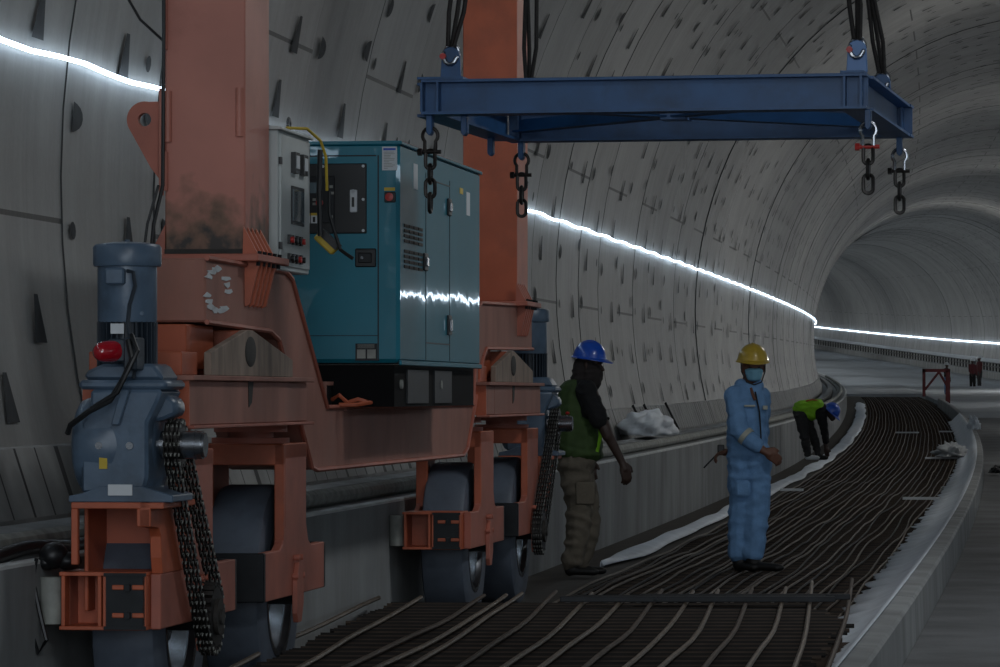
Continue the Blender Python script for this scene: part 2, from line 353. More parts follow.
RO = 0.87                                   # where the ring joints fall along the road
def tunnel_lining():
    V = []; F = []; UV = []; MI = []
    seg = 96; rnd = random.Random(3)
    a0, a1 = -0.42*PI, PI+0.42*PI               # angle from the right springing over the crown to the left
    for rI in range(-6, 245):
        s0, s1 = rI*2.0+RO, rI*2.0+2.0+RO
        off = rnd.uniform(-0.005, 0.005); tilt = rnd.uniform(-0.004, 0.004)
        base = len(V)
        for s, dr in ((s0, off-tilt), (s1, off+tilt)):
            for i in range(seg+1):
                a = a0+(a1-a0)*i/seg
                r = RT+dr
                V.append(road(s, XC+r*math.cos(a), ZC+r*math.sin(a)))
        for i in range(seg):
            F.append((base+i, base+i+1, base+seg+1+i+1, base+seg+1+i)); MI.append(0)
            def arc(i_): # metres over the left springing
                a = a0+(a1-a0)*i_/seg; return (PI-a)*RT if a > PI/2 else a*RT
            u0, u1 = s0-RO+1e-4, s1-RO-1e-4; UV += [(u0, arc(i)), (u0, arc(i+1)), (u1, arc(i+1)), (u1, arc(i))]
        if rI < 244:                            # the step face at the ring joint, filled by the next ring's start
            nb = base+2*(seg+1)
            for i in range(seg):
                F.append((base+seg+1+i, base+seg+1+i+1, nb+i+1, nb+i)); MI.append(0)
                UV += [(s1-RO, arc(i)), (s1-RO, arc(i+1)), (s1-RO, arc(i+1)), (s1-RO, arc(i))]
    nv = len(V)
    # flat dark patches painting the shade in bolt pockets, hand holes and slots
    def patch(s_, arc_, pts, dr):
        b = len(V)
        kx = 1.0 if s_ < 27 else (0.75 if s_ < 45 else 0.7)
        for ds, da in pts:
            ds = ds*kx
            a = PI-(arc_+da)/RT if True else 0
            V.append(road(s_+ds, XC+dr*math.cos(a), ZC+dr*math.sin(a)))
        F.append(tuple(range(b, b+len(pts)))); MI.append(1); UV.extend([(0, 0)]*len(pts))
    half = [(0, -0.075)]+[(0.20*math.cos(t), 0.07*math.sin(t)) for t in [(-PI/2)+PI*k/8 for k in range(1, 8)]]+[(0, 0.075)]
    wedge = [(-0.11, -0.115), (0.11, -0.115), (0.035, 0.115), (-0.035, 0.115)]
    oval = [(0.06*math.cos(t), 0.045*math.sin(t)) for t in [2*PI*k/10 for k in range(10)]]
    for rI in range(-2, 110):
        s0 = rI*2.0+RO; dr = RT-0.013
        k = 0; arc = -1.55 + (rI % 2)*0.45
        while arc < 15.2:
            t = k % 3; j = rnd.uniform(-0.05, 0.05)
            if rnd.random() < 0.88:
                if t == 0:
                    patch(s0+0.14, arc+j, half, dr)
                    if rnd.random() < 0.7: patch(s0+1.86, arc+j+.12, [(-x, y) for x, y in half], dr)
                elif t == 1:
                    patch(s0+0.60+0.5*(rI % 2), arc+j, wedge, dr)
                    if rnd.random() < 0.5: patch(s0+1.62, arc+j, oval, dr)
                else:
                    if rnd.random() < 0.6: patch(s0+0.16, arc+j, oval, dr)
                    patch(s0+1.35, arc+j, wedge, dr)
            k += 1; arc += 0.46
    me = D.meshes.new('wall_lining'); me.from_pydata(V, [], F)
    me.materials.append(M['lining']); me.materials.append(M['shade_patch'])
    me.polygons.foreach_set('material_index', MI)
    me.polygons.foreach_set('use_smooth', [True]*len(F))
    ul = me.uv_layers.new(name='uv')
    flat = [c for u in UV for c in u]; ul.data.foreach_set('uv', flat)
    # joints stay crisp
    sh = [False]*len(me.edges)
    for e in me.edges:
        a, b = e.vertices
        if a < nv and b < nv and (a//(seg+1)) == (b//(seg+1)): sh[e.index] = True
    at_ = me.attributes.new('sharp_edge', 'BOOLEAN', 'EDGE'); at_.data.foreach_set('value', sh)
    me.update(); o = link('wall_lining', me); o['kind'] = 'structure'
tunnel_lining()

def rise(s):                                # the far deck climbs to the finished slab
    t = min(1, max(0, (s-60)/80)); return 0.30*t*t*(3-2*t)
sweep('floor_bed', [(-3.9, -1.345), (-3.22, -1.345), (-3.2, -1.45), (-0.7, -1.45), (-0.7, -1.9), (-3.9, -1.9)], -10, 150, 2, M['bed'], zf=rise)
sweep('floor_road', [(-0.80, -1.25), (4.95, -1.22), (4.95, -1.7), (-0.80, -1.7)], -10, 104, 2, M['road'], zf=lambda s: rise(s)*0.75)
sweep('floor_lane', [(-0.80, -1.25), (4.95, -1.22), (4.95, -1.7), (-0.80, -1.7)], 104, 480, 2, M['road_pale'], zf=lambda s: rise(s)*0.75)
sweep('floor_slab', [(-3.75, -1.27), (-0.80, -1.25), (-0.80, -1.62), (-3.75, -1.62)], 146, 480, 2, M['road_pale'], zf=rise)
sweep('wall_left', [(-3.82, -1.6), (-3.82, -0.645), (-3.835, -0.63), (-4.12, -0.63), (-4.12, -0.72), (-4.27, -0.72), (-4.27, -0.575), (-4.42, -0.565), (-4.42, -0.70), (-4.80, -0.70), (-4.80, -1.6)], -10, 480, 1, M['kerb'])
sweep('trim_1', [(-3.822, -0.652), (-3.822, -0.632), (-3.832, -0.626), (-3.87, -0.626), (-3.87, -0.652)], -10, 480, 1, M['kerb_edge'])
sweep('trim_2', [(-4.60, -0.57), (-4.70, -0.265), (-4.78, -0.25), (-4.85, -0.9), (-4.60, -0.9)], -10, 480, 1, M['wedge'])
sweep('wall_right', [(4.85, -1.6), (4.85, -0.65), (5.15, -0.63), (5.15, -1.6)], -10, 480, 2, M['kerb'])
sweep('trim_3', [(5.2, -0.55), (5.25, -0.24), (5.95, -0.06), (5.95, -0.9), (5.2, -0.9)], -10, 480, 2, M['wedge'])
# the low kerb between the reinforcement and the finished lane: cast lengths with fine gaps
V0 = 4.0
k = 0
s = 8.0
while s < 128:
    e = min(s+6.0, 128)
    sweep('trim_%d' % (4+k), [(-0.937, -1.5), (-0.93, -1.045), (-0.915, -1.03), (-0.825, -1.035), (-0.812, -1.05), (-0.795, -1.5)], s, e-0.015, 0.75, M['kerb'], zf=lambda q: rise(q)*0.55)
    s = e; k += 1

def led_strip(label, l, zf, s0, s1, side, r=0.013):
    pts = []; n = int((s1-s0)/0.5)
    for i in range(n+1):
        s = s0+(s1-s0)*i/n; z = zf(s)+0.010*math.cos((s-RO)*PI)+0.006*noise.noise(Vector((s*0.35, side, 0)))
        pts.append(road(s, l(z, s), z))
    mb = MB(); mb.tube(pts, r, n=6)
    o = build('light_strip', mb, M['led'], origin=pts[0]); tag(o, label, 'light strip', 'strips of light on the tunnel walls')
def l_left(z, s): return XC-math.sqrt(RT*RT-(z-ZC)**2)+0.05
def l_right(z, s): return XC+math.sqrt(RT*RT-(z-ZC)**2)-0.05
led_strip('white light strip running along the near left tunnel wall', l_left, lambda s: 1.594-0.022*max(0, min(1, (30-s)/12))-.05*math.exp(-((s-24.8)/1.9)**2), -6, 190, 1)
led_strip('far white light strip on the right tunnel wall beyond the bend', l_right, lambda s: 0.72+0.80*min(1, max(0, (190-s)/60)), -6, 420, 2, 0.03)

# hoses and pipes on the left ledge
sweep('ledge_pipe', [(-4.0+0.045*math.cos(2*PI*i/10), -0.583+0.045*math.sin(2*PI*i/10)) for i in range(10)], 8, 175, 1, M['greyp'], kind=None)
tag(D.objects['ledge_pipe'], 'long grey pipe lying along the top of the left kerb wall', 'pipe')
mb = MB(); pts = []
for i in range(40):
    s = 10+i*0.155; pts.append(road(s, -3.90, -0.60+0.012*math.sin(i*0.7)))
mb.tube(pts, 0.028, n=10)
tag(build('hose', mb, M['black'], origin=pts[0], smooth=True), 'black hose on the kerb wall ending beside the orange truck frame', 'hose')

# cable rack on the far right ledge
mb = MB()
for i in range(130):
    s = 150+i*2.0
    a, b = road(s, 5.0, -0.625), road(s, 5.0, -0.22); mb.tube([a, b], 0.05, n=4)
for z in (-0.22, -0.40):
    mb.tube([road(150+i*4.0, 5.0, z) for i in range(66)], 0.035, n=4)
tag(build('cable_rack', mb, M['dark'], origin=road(150, 5.0, -0.63)), 'low dark cable rack running along the far right ledge', 'cable rack')

# ------------------------------------------------------------------ the gantry crane (design frame: x across, y along the rail, z over eye line)
PH = math.radians(8.0)
GM = Matrix(((math.cos(PH), math.sin(PH), 0, 0), (-math.sin(PH), math.cos(PH), 0, 0), (0, 0, 1, HC), (0, 0, 0, 1)))
ZF = -1.318                                   # wheel contact
def chain_links(mb, pts, w_=0.018, lw=0.032, m=0):
    """roller chain: side plates and pins along a loop lying in a plane x = const"""
    P = [Vector(p) for p in pts]; L = [0]
    for a, b in zip(P, P[1:]): L.append(L[-1]+(b-a).length)
    n = int(L[-1]/0.040)
    def at(d):
        d = min(max(d, 0), L[-1]-1e-6)
        for i in range(len(P)-1):
            if L[i+1] >= d: return P[i].lerp(P[i+1], (d-L[i])/(L[i+1]-L[i]))
        return P[-1]
    for k in range(n):
        a, b = at(L[-1]*k/n), at(L[-1]*(k+1)/n); d = (b-a).normalized(); h = d.cross(Vector((1, 0, 0)))*lw*0.45
        a2, b2 = a-d*0.006, b+d*0.006
        for off in ((-w_*1.5, -w_*0.6, w_*0.6, w_*1.5) if k % 2 else (-w_*1.2, -w_*0.3, w_*0.3, w_*1.2)):
            x = Vector((off, 0, 0)); t = Vector((0.004, 0, 0))
            V = [a2+h+x, b2+h+x, b2-h+x, a2-h+x]; V += [q+t for q in V]
            mb.add(V, [(0, 1, 2, 3), (7, 6, 5, 4), (0, 4, 5, 1), (1, 5, 6, 2), (2, 6, 7, 3), (3, 7, 4, 0)], 0)
        mb.cyl(a-Vector((w_*1.7, 0, 0)), a+Vector((w_*1.9, 0, 0)), 0.007, n=6, m=1)
def loop_around(x, c1, r1, c2, r2, n=12):
    """closed belt line round two circles in the y-z plane, c2 below c1"""
    d = (Vector(c2)-Vector(c1)); a = math.atan2(d[1], d[0])
    P = []
    for i in range(n+1):
        t = a+PI/2+PI*i/n; P.append((x, c1[0]+r1*math.cos(t), c1[1]+r1*math.sin(t)))
    for i in range(n+1):
        t = a-PI/2+PI*i/n; P.append((x, c2[0]+r2*math.cos(t), c2[1]+r2*math.sin(t)))
    P.append(P[0]); return P

crane = thing('gantry_crane', GM @ Vector((-3.49, 19.9, ZF)), -PH, 'tall orange gantry crane on rubber wheels straddling the left kerb wall', 'gantry crane')

# sill beam: the U shaped box girder between the two legs
mb = MB(GM)
U = [(15.3, .535), (16.9, .53), (17.05, .50), (17.88, -.055), (22.42, -.055), (22.62, .50), (22.75, .53), (25.0, .56), (25.0, .29), (22.95, .27), (22.82, .22), (22.2, -.30), (22.05, -.335), (17.62, -.335), (17.5, -.32), (16.75, .235), (16.55, .27), (15.3, .285)]
mb.prism(U, 'x', -3.70, -3.31)
build('sill_beam', mb, M['orange_w'], crane, bevel=0.008)
mb = MB(GM)                                      # flange lips along the edges of the girder
for i in range(len(U)-1):
    if i in (7,): continue
    (a, b), (c, d) = U[i], U[i+1]
    mb.tube([(-3.305, a, b), (-3.305, c, d)], 0.011, n=6)
build('weld_edge', mb, M['orange'], crane)
# legs
for t0, side in ((16.1, 0), (24.36, 1)):
    mb = MB(GM); mb.box(-3.654, -3.318, t0, t0+.5, .575, 4.25)
    leg = build('column', mb, M['column'] if not side else M['orange_b'], crane, bevel=0.006)
    if not side: leg['label'] = 'nearer dusty orange steel column'
    mb = MB(GM); mb.box(-3.645, -3.327, t0-.004, t0, .60, .74+.03)
    if not side:
        mb.v = []; mb.f = []; mb.m = []
        mb.box(-3.656, -3.316, t0-.002, t0+.502, .577, .60)
        build('grime_patch', mb, M['grime'], crane)
    mb = MB(GM); mb.box(-3.72, -3.235, t0-.14, t0+.52, .545, .575)
    build('base_plate', mb, M['orange'], crane, bevel=0.004)
    for k in range(5):
        y = t0-.05+k*.085
        mb = MB(GM); mb.prism([(-3.312, .545), (-3.25, .545), (-3.255, .52), (-3.29, .37), (-3.312, .36)], 'y', y, y+.022)
        mb.prism([(-3.318, .575), (-3.255, .575), (-3.315, .69)], 'y', y, y+.02)
        build('gusset_plate', mb, M['orange_b'] if not side else M['orange'], crane)
    for k in range(5):
        mb = MB(GM); mb.cyl((-3.252, t0-.06+k*.105, .528), (-3.245, t0-.06+k*.105, .588), .010, n=6)
        build('bolt', mb, M['dark'], crane)
    # front gussets and corner tubes of the leg
    mb = MB(GM)
    mb.prism([(-3.654, .575), (-3.72, .575), (-3.654, .70)], 'y', t0, t0+.02)
    build('gusset_plate', mb, M['orange'], crane)
# lifting ear with a hole on the near leg
mb = MB(GM)
c = (-3.745, 1.135); R0 = .075; out = []
for i in range(13):
    a = PI*0.42+PI*0.78*i/12; out.append((c[0]+R0*math.cos(a), c[1]+R0*math.sin(a)))
out += [(-3.69, .885), (-3.654, .885), (-3.654, 1.21)]
def plate_with_hole(mb, out, c, r, y0, y1, n=24):
    b = len(mb.v)
    ring = [(c[0]+r*math.cos(2*PI*i/n), c[1]+r*math.sin(2*PI*i/n)) for i in range(n)]
    # outer loop resampled by angle
    pts = []
    for i in range(n):
        a = 2*PI*i/n; dx, dz = math.cos(a), math.sin(a); best = None
        for j in range(len(out)):
            p, q = out[j], out[(j+1) % len(out)]
            ex, ez = q[0]-p[0], q[1]-p[1]; den = dx*ez-dz*ex
            if abs(den) < 1e-9: continue
            t = ((p[0]-c[0])*ez-(p[1]-c[1])*ex)/den; s_ = ((p[0]-c[0])*dz-(p[1]-c[1])*dx)/den
            if t > 0 and -1e-6 <= s_ <= 1+1e-6: best = t if best is None else max(best, t)
        pts.append((c[0]+dx*best, c[1]+dz*best))
    V = []
    for y in (y0, y1):
        for p in pts: V.append((p[0], y, p[1]))
        for p in ring: V.append((p[0], y, p[1]))
    F = []
    for i in range(n):
        j = (i+1) % n
        F += [(i, j, n+j, n+i), (2*n+i, 3*n+i, 3*n+j, 2*n+j), (i, 2*n+i, 2*n+j, j), (n+i, n+j, 3*n+j, 3*n+i)]
    mb.add(V, F)
plate_with_hole(mb, out, c, .028, 16.12, 16.16, n=48)
build('lifting_lug', mb, M['orange'], crane)
for x, y, z0, z1 in ((-3.64, 16.09, 1.04, 1.25), (-3.34, 16.09, 1.06, 1.26), (-3.665, 16.08, .82, 1.26), (-3.65, 16.09, 1.42, 1.75), (-3.655, 16.09, .84, 1.0)):
    mb = MB(GM); mb.cyl((x, y, z0), (x, y, z1), .016 if z1-z0 < .25 else .010, n=12)
    build('hinge_tube', mb, M['column'], crane, smooth=True)
# peeled paint ring and grey patch on the girder end
mb = MB(GM); rnd = random.Random(5)
for i in range(20):
    if i in (9, 10, 4, 15): continue
    a = 2*PI*i/20; y, z = 15.52+.20*math.cos(a), .415+.085*math.sin(a)
    if rnd.random() < .3: continue
    q = [(y+rnd.uniform(.015, .045)*math.cos(b)*2.2, z+rnd.uniform(.006, .016)*math.sin(b)) for b in [2*PI*j/7 for j in range(7)]]
    mb.prism(q, 'x', -3.311, -3.307)
build('peeled_paint', mb, M['white'], crane)

def bogie(t1, t2, near):
    """equaliser beam, saddle with slot, two single-wheel trucks"""
    tm = (t1+t2)/2
    # saddle under the girder: plates with a slotted peak
    for x0, x1 in ((-3.28, -3.25), (-3.64, -3.61)):
        mb = MB(GM)
        mb.prism([(tm-.95, .075), (tm+.70, .075), (tm+.70, .150), (tm-.14, .262), (tm-.26, .262), (tm-.95, .165)], 'x', x0, x1)
        build('saddle_plate', mb, M['pale'], crane, bevel=0.003)
    mb = MB(GM); mb.ell((-3.249, tm-.20, .175), (.006, .11, .062)); build('slot', mb, M['grime'], crane)
    for q in ((-3.61, -3.28, tm-.28, tm-.12, .075, .26), (-3.66, -3.30, tm-1.25, tm-.97, .075, .165), (-3.58, -3.36, tm-.9, tm-.4, .10, .275)):
        mb = MB(GM); mb.box(*q); build('pivot_block', mb, M['orange_b'], crane, bevel=0.004)
    # equaliser box
    mb = MB(GM); e0, e1 = (-1.33, .60) if near else (-1.0, 1.05)
    mb.box(-3.66, -3.25, tm+e0, tm+e1, -.115, .055)
    mb.box(-3.30, -3.252, tm-1.33, tm+1.03, -.114, .054)
    build('equaliser_beam', mb, M['orange_w'] if not near else M['pale'] if False else M['orange_w'], crane, bevel=0.004)
    mb = MB(GM); mb.box(-3.305, -3.225, tm-1.37, tm+1.07, .055, .075); build('flange', mb, M['orange_w'], crane, bevel=0.003); mb = MB(GM); mb.box(-3.305, -3.225, tm-1.37, tm+1.07, -.128, -.115)
    build('flange', mb, M['orange'], crane, bevel=0.003)
    mb = MB(GM); mb.box(-3.66, -3.25, tm-1.35, tm-1.33, -.115, .055); build('end_plate', mb, M['orange_b'], crane)
    mb = MB(GM); mb.prism([(tm-.24, -.05), (tm-.18, -.03), (tm-.15, .055), (tm-.25, .055)], 'x', -3.251, -3.247); build('grime_patch', mb, M['grime'], crane)
    for t in (t1, t2):
        # slewing ring between beam and truck
        mb = MB(GM)
        mb.cyl((-3.49, t, -.21), (-3.49, t, -.185), .17, n=28); mb.cyl((-3.49, t, -.185), (-3.49, t, -.16), .10, n=24)
        mb.cyl((-3.49, t, -.16), (-3.49, t, -.128), .16, n=28)
        build('slewing_ring', mb, M['orange'], crane, smooth=True)
        # fork over the wheel
        for x0, x1, lab in ((-3.33, -3.29, 1), (-3.665, -3.635, 0)):
            mb = MB(GM)
            mb.prism([(t-.24, -.21), (t+.24, -.21), (t+.24, -.56), (t+.29, -.635), (t+.36, -.66), (t+.67, -.66), (t+.67, -.865), (t-.67, -.865), (t-.67, -.66), (t-.36, -.66), (t-.29, -.635), (t-.24, -.56)], 'x', x0, x1)
            build('side_plate', mb, M['orange'], crane, bevel=0.004)
        mb = MB(GM); mb.box(-3.665, -3.29, t-.25, t+.25, -.275, -.208)
        mb.box(-3.33, -3.29, t-.28, t-.24, -.64, -.21)
        mb.box(-3.665, -3.60, t-.28, t-.24, -.64, -.21)
        mb.box(-3.665, -3.29, t-.28, t-.25, -.30, -.21)
        build('fork_crown', mb, M['orange_b'], crane, bevel=0.004)
        for y0 in ((t+.66,) if t == t1 else (t-.70, t+.66)):
            mb = MB(GM); mb.box(-3.69, -3.29, y0, y0+.04, -.865, -.66)
            build('cross_member', mb, M['dark'], crane, bevel=0.004)
        for z in (() if t == t1 else (-.71, -.79)):
            for dx in (-.06, .03):
                mb = MB(GM); mb.box(-3.50+dx, -3.47+dx, t-.712, t-.70, z-.006, z+.006); build('slotted_bolt', mb, M['orange'], crane)
        # wheel
        wz = ZF+.465
        mb = MB(GM)
        mb.lathe([(.26, -.125), (.43, -.125), (.455, -.115), (.465, -.09), (.465, .09), (.455, .115), (.43, .125), (.27, .125), (.26, .11), (.26, -.125)], (-3.487, t, wz), (1, 0, 0), n=64, cap=False)
        wh = build('wheel', mb, M['tyre'], crane, smooth=True)
        mb = MB(GM)
        mb.lathe([(.001, .07), (.10, .07), (.12, .03), (.21, .03), (.245, .06), (.262, .128), (.29, .128), (.29, .12), (.255, .10), (.0, .0)], (-3.487, t, wz), (1, 0, 0), n=48)
        build('wheel_rim', mb, M['steel'], wh, smooth=True)
        mb = MB(GM); mb.cyl((-3.68, t, wz), (-3.27, t, wz), .055, n=20); build('axle', mb, M['dark'], wh, smooth=True)
        # bearing bracket on the plate
        mb = MB(GM)
        mb.prism([(t-.085, wz-.09), (t-.06, wz-.13), (t+.02, wz-.13), (t+.07, wz-.05), (t+.07, wz+.11), (t-.03, wz+.13), (t-.085, wz+.05)], 'x', -3.29, -3.268)
        for a, b in ((-.05, .15), (.03, .15), (-.08, .07), (.07, .07)): mb.cyl((-3.29, t+a, wz+b), (-3.262, t+a, wz+b), .014, n=8)
        build('bearing_bracket', mb, M['orange'], crane, bevel=0.003)

bogie(15.1, 17.05, True)
bogie(22.9, 24.9, False)

def buffer_box(y0, zt, zb, x=-3.738):
    """the bumper bar across a truck end: grey pad, open orange cell, dark slotted plate"""
    mb = MB(GM)
    mb.box(x+.08, -3.33, y0, y0+.30, zt-.014, zt); mb.box(x+.08, -3.33, y0, y0+.30, zb, zb+.014)
    for a in (x+.088, x+.225, x+.245, -3.345): mb.box(a, a+.014, y0, y0+.30, zb+.014, zt-.014)
    mb.box(x+.09, -3.34, y0+.20, y0+.22, zb+.014, zt-.014)
    build('bumper_frame', mb, M['orange_b'], crane, bevel=0.002)
    mb = MB(GM); mb.cyl((x+.040, y0+.045, zb+.02), (x+.040, y0+.045, zt-.02), .042, n=24)
    build('bumper_pad', mb, M['greyp'], crane, smooth=True)
    mb = MB(GM)
    xr0, xr1 = x+.255, -3.335
    mb.box(xr0, xr1, y0+.0, y0+.016, zb+.014, zt-.014)
    build('slotted_plate', mb, M['dark'], crane)
    for z in (zt-.055, zb+.055):
        for a in (.025, .10):
            mb = MB(GM); mb.box(xr0+a, xr0+a+.045, y0-.006, y0, z-.009, z+.009); build('slot_cover', mb, M['orange_b'], crane, bevel=0.003)
        mb = MB(GM); mb.box(xr0+.075, xr0+.095, y0-.02, y0, z-.012, z+.012); build('clamp_nut', mb, M['dark'], crane)
    mb = MB(GM); mb.box(xr0-.005, xr1+.005, y0-.008, y0, zt-.014, zt-.002); build('weld_bead', mb, M['dark'], crane)
    mb = MB(GM); mb.box(xr0-.005, xr1+.005, y0-.008, y0, zb+.002, zb+.014); build('weld_bead', mb, M['dark'], crane)
buffer_box(14.36, -.652, -.865)
buffer_box(22.10, -.655, -.865)

def drive(ty, flip, tw):
    """vertical gear motor on its platform at ty, chained to the wheel at tw; flip = -1 when it looks the other way"""
    f = flip
    X = -3.402
    # open orange stand under the gearbox
    mb = MB(GM)
    ya, yb = sorted((ty-.20*f, ty+.34*f))
    yf = ty-.20*f
    mb.box(-3.585, -3.24, ya, yb, -.415, -.392)
    y0, y1 = sorted((yf, yf+.03*f))
    mb.box(-3.585, -3.56, y0, y1, -.62, -.415)
    mb.box(-3.34, -3.29, y0, y1, -.48, -.415)
    mb.box(-3.585, -3.30, *sorted((ty+.29*f, ty+.33*f)), -.80, -.415)
    P_ = [(-.20, -.392), (.50, -.392), (.50, -.66), (.0, -.66), (-.02, -.60), (-.03, -.52), (-.06, -.49), (-.20, -.48)]
    mb.prism([(ty+a_*f, b_) for a_, b_ in P_], 'x', -3.33, -3.288)
    mb.box(-3.585, -3.57, *sorted((ty-.0*f, ty+.30*f)), -.80, -.415)
    build('motor_stand', mb, M['orange_b'], crane, bevel=0.003)
    # base
    mb = MB(GM); z0 = -.392
    mb.prism([(X-.20, z0), (X+.19, z0), (X+.19, z0+.025), (X+.12, z0+.045), (X+.07, z0+.06), (X-.08, z0+.06), (X-.14, z0+.035), (X-.20, z0+.022)], 'y', ty-.17, ty+.17)
    g = build('gear_motor', mb, M['motor'], crane, bevel=0.003)
    mb = MB(GM); mb.box(X-.05, X+.04, ty-.175*f-.004, ty-.175*f+.004, z0+.025, z0+.065); build('name_plate', mb, M['white'], g)
    # gearbox body: a drum with its axis across, a front cover and a neck going up
    mb = MB(GM)
    mb.lathe([(.10, -.20), (.155, -.195), (.175, -.17), (.178, -.04), (.165, -.02), (.165, .04), (.14, .08), (.12, .09), (.07, .10)], (X+.0, ty, -.185), (1, 0, 0), n=40)
    mb.prism([(X-.155, -.36), (X+.08, -.36), (X+.095, -.30), (X+.095, -.10), (X+.13, -.03), (X+.15, .02), (X-.12, .02), (X-.12, -.06), (X-.155, -.10)], 'y', ty-.165, ty+.165)
    mb.box(X-.165, X+.165, ty-.16, ty+.16, .02, .055)
    mb.prism([(X-.15, .055), (X+.15, .055), (X+.11, .115), (X-.08, .115), (X-.15, .085)], 'y', ty-.13, ty+.13)
    mb.prism([(X+.10, .02), (X+.17, -.02), (X+.175, -.07), (X+.13, -.09), (X+.09, -.10)], 'y', ty-.05, ty+.12)
    build('gearbox', mb, M['motor'], g, bevel=0.012, smooth=True)
    mb = MB(GM)
    yy = ty-.168*f
    mb.prism([(X-.035, -.11), (X-.005, -.11), (X+.035, .02), (X+.0, .02)], 'y', *sorted((yy, yy-.03*f))); build('rib', mb, M['motor'], g, bevel=.004)
    for dx in (-.085, .03):
        mb = MB(GM); mb.cyl((X+dx, yy+.01*f, -.185), (X+dx, yy-.012*f, -.185), .014, n=12); build('cover_bolt', mb, M['steel'], g)
    mb = MB(GM); mb.box(X-.085, X-.055, yy-.003, yy+.003, -.27, -.215); build('yellow_tag', mb, M['yellow'], g)
    # motor: finned lower part, smooth shroud, cap
    mb = MB(GM); mb.cyl((X-.02, ty, .10), (X-.02, ty, .275), .088, n=32)
    for i in range(30):
        a = 2*PI*i/30; ca, sa = math.cos(a), math.sin(a)
        p = Vector((X-.02+.098*ca, ty+.098*sa, 0)); u = Vector((-sa, ca, 0))*.0025; r_ = Vector((ca, sa, 0))*.014
        V = [p-u-r_, p+u-r_, p+u+r_, p-u+r_]
        mb.add([v+Vector((0, 0, z)) for z in (.105, .27) for v in V], [(0, 1, 2, 3), (4, 5, 6, 7), (0, 1, 5, 4), (1, 2, 6, 5), (2, 3, 7, 6), (3, 0, 4, 7)])
    build('cooling_fins', mb, M['motor_d'], g)
    mb = MB(GM); mb.lathe([(.108, .268), (.110, .275), (.110, .475), (.10, .478)], (X-.02, ty, 0), n=40); mb.lathe([(.09, .47), (.124, .475), (.127, .485), (.127, .545), (.118, .556), (.06, .564), (.0, .567)], (X-.02, ty, 0), n=40)
    mb.cyl((X-.02, ty, .566), (X-.02, ty, .574), .010, n=8)
    mb.cyl((X-.02+.075, ty-.083*f, .30), (X-.02+.075, ty-.09*f, .30), .008, n=8)
    build('motor_shroud', mb, M['motor'], g, smooth=True)
    mb = MB(GM); mb.box(X-.07, X+.0, *sorted((ty-.145*f, ty-.085*f)), .405, .465); tb = build('terminal_box', mb, M['motor'], g, bevel=0.006)
    mb = MB(GM); mb.tube([(X+.01, ty-.13*f, .455), (X+.035, ty-.14*f, .45), (X+.04, ty-.13*f, .40), (X+.018, ty-.125*f, .33), (X+.01, ty-.12*f, .26), (X+.03, ty-.14*f, .18), (X+.05, ty-.15*f, .12), (X+.04, ty-.16*f, .06)], .007, n=8)
    build('conduit', mb, M['motor_d'], g, smooth=True)
    mb = MB(GM); mb.box(X-.055, X-.005, *sorted((ty-.118*f, ty-.112*f)), .225, .262); build('name_plate', mb, M['white'], g)
    # output shaft, sprocket and chain
    sy = ty+.05*f; sz = -.185
    mb = MB(GM); mb.cyl((X+.10, sy, sz), (X+.255, sy, sz), .052, n=28); mb.cyl((X+.255, sy, sz), (X+.265, sy, sz), .046, n=28); mb.cyl((X+.225, sy, sz), (X+.231, sy, sz), .055, n=28)
    build('output_shaft', mb, M['steel'], g, smooth=True)
    mb = MB(GM); wz = ZF+.465
    cx = X+.150
    for cy, cz, r_, nt in ((sy, sz, .075, 14), (tw, wz+.0, .125, 22)):
        mb = MB(GM)
        for i in range(nt):
            a = 2*PI*i/nt
            mb.box(cx-.03, cx+.03, cy+r_*math.cos(a)-.008, cy+r_*math.cos(a)+.008, cz+r_*math.sin(a)-.008, cz+r_*math.sin(a)+.008)
        mb.cyl((cx-.03, cy, cz), (cx+.03, cy, cz), r_*.93, n=28)
        build('sprocket', mb, M['chain'], g)
    mb = MB(GM)
    chain_links(mb, loop_around(cx, (sy, sz), .085, (tw, wz), .138), w_=.017)
    build('drive_chain', mb, [M['chain'], M['greyp']], g)  # pins in pale grey: highlights painted into the chain
    mb = MB(GM); mb.cyl((cx+.03, tw, wz), (cx+.045, tw, wz), .07, n=24); mb.cyl((cx+.045, tw, wz), (cx+.055, tw, wz), .03, n=16); build('hub_cover', mb, M['grime'], g)
    return g
g1 = drive(14.45, 1, 15.1)
g2 = drive(25.75, -1, 24.9)
# red beacon and cables on the near motor
bc = thing('beacon_lamp', GM @ Vector((-3.44, 14.30, .16)), -PH, 'red warning beacon on the side of the near blue-grey gear motor', 'warning light')
mb = MB(GM); mb.box(-3.44, -3.36, 14.22, 14.35, .12, .205); mb.box(-3.38, -3.33, 14.21, 14.34, .09, .21); build('lamp_body', mb, M['motor_d'], bc, bevel=0.006)
mb = MB(GM); mb.lathe([(.001, -.095), (.020, -.090), (.033, -.075), (.039, -.05), (.041, .0)], (-3.42, 14.24, .160), (.55, .80, .06), n=32); build('red_lens', mb, M['red'], bc, smooth=True)
mb = MB(GM)
mb.tube([(-3.36, 14.20, .20), (-3.34, 14.18, .13), (-3.37, 14.17, .06), (-3.42, 14.17, -.02), (-3.50, 14.17, -.06), (-3.57, 14.18, -.11), (-3.585, 14.20, -.14)], .011, n=8)
mb.tube([(-3.35, 14.21, .22), (-3.32, 14.18, .16), (-3.35, 14.16, .09), (-3.39, 14.16, .01), (-3.49, 14.17, -.05)], .009, n=8)
tag(build('power_cable', mb, M['black'], smooth=True, origin=GM @ Vector((-3.6, 14.2, -.1))), 'black cable looping down the near gear motor from the red beacon', 'cable')
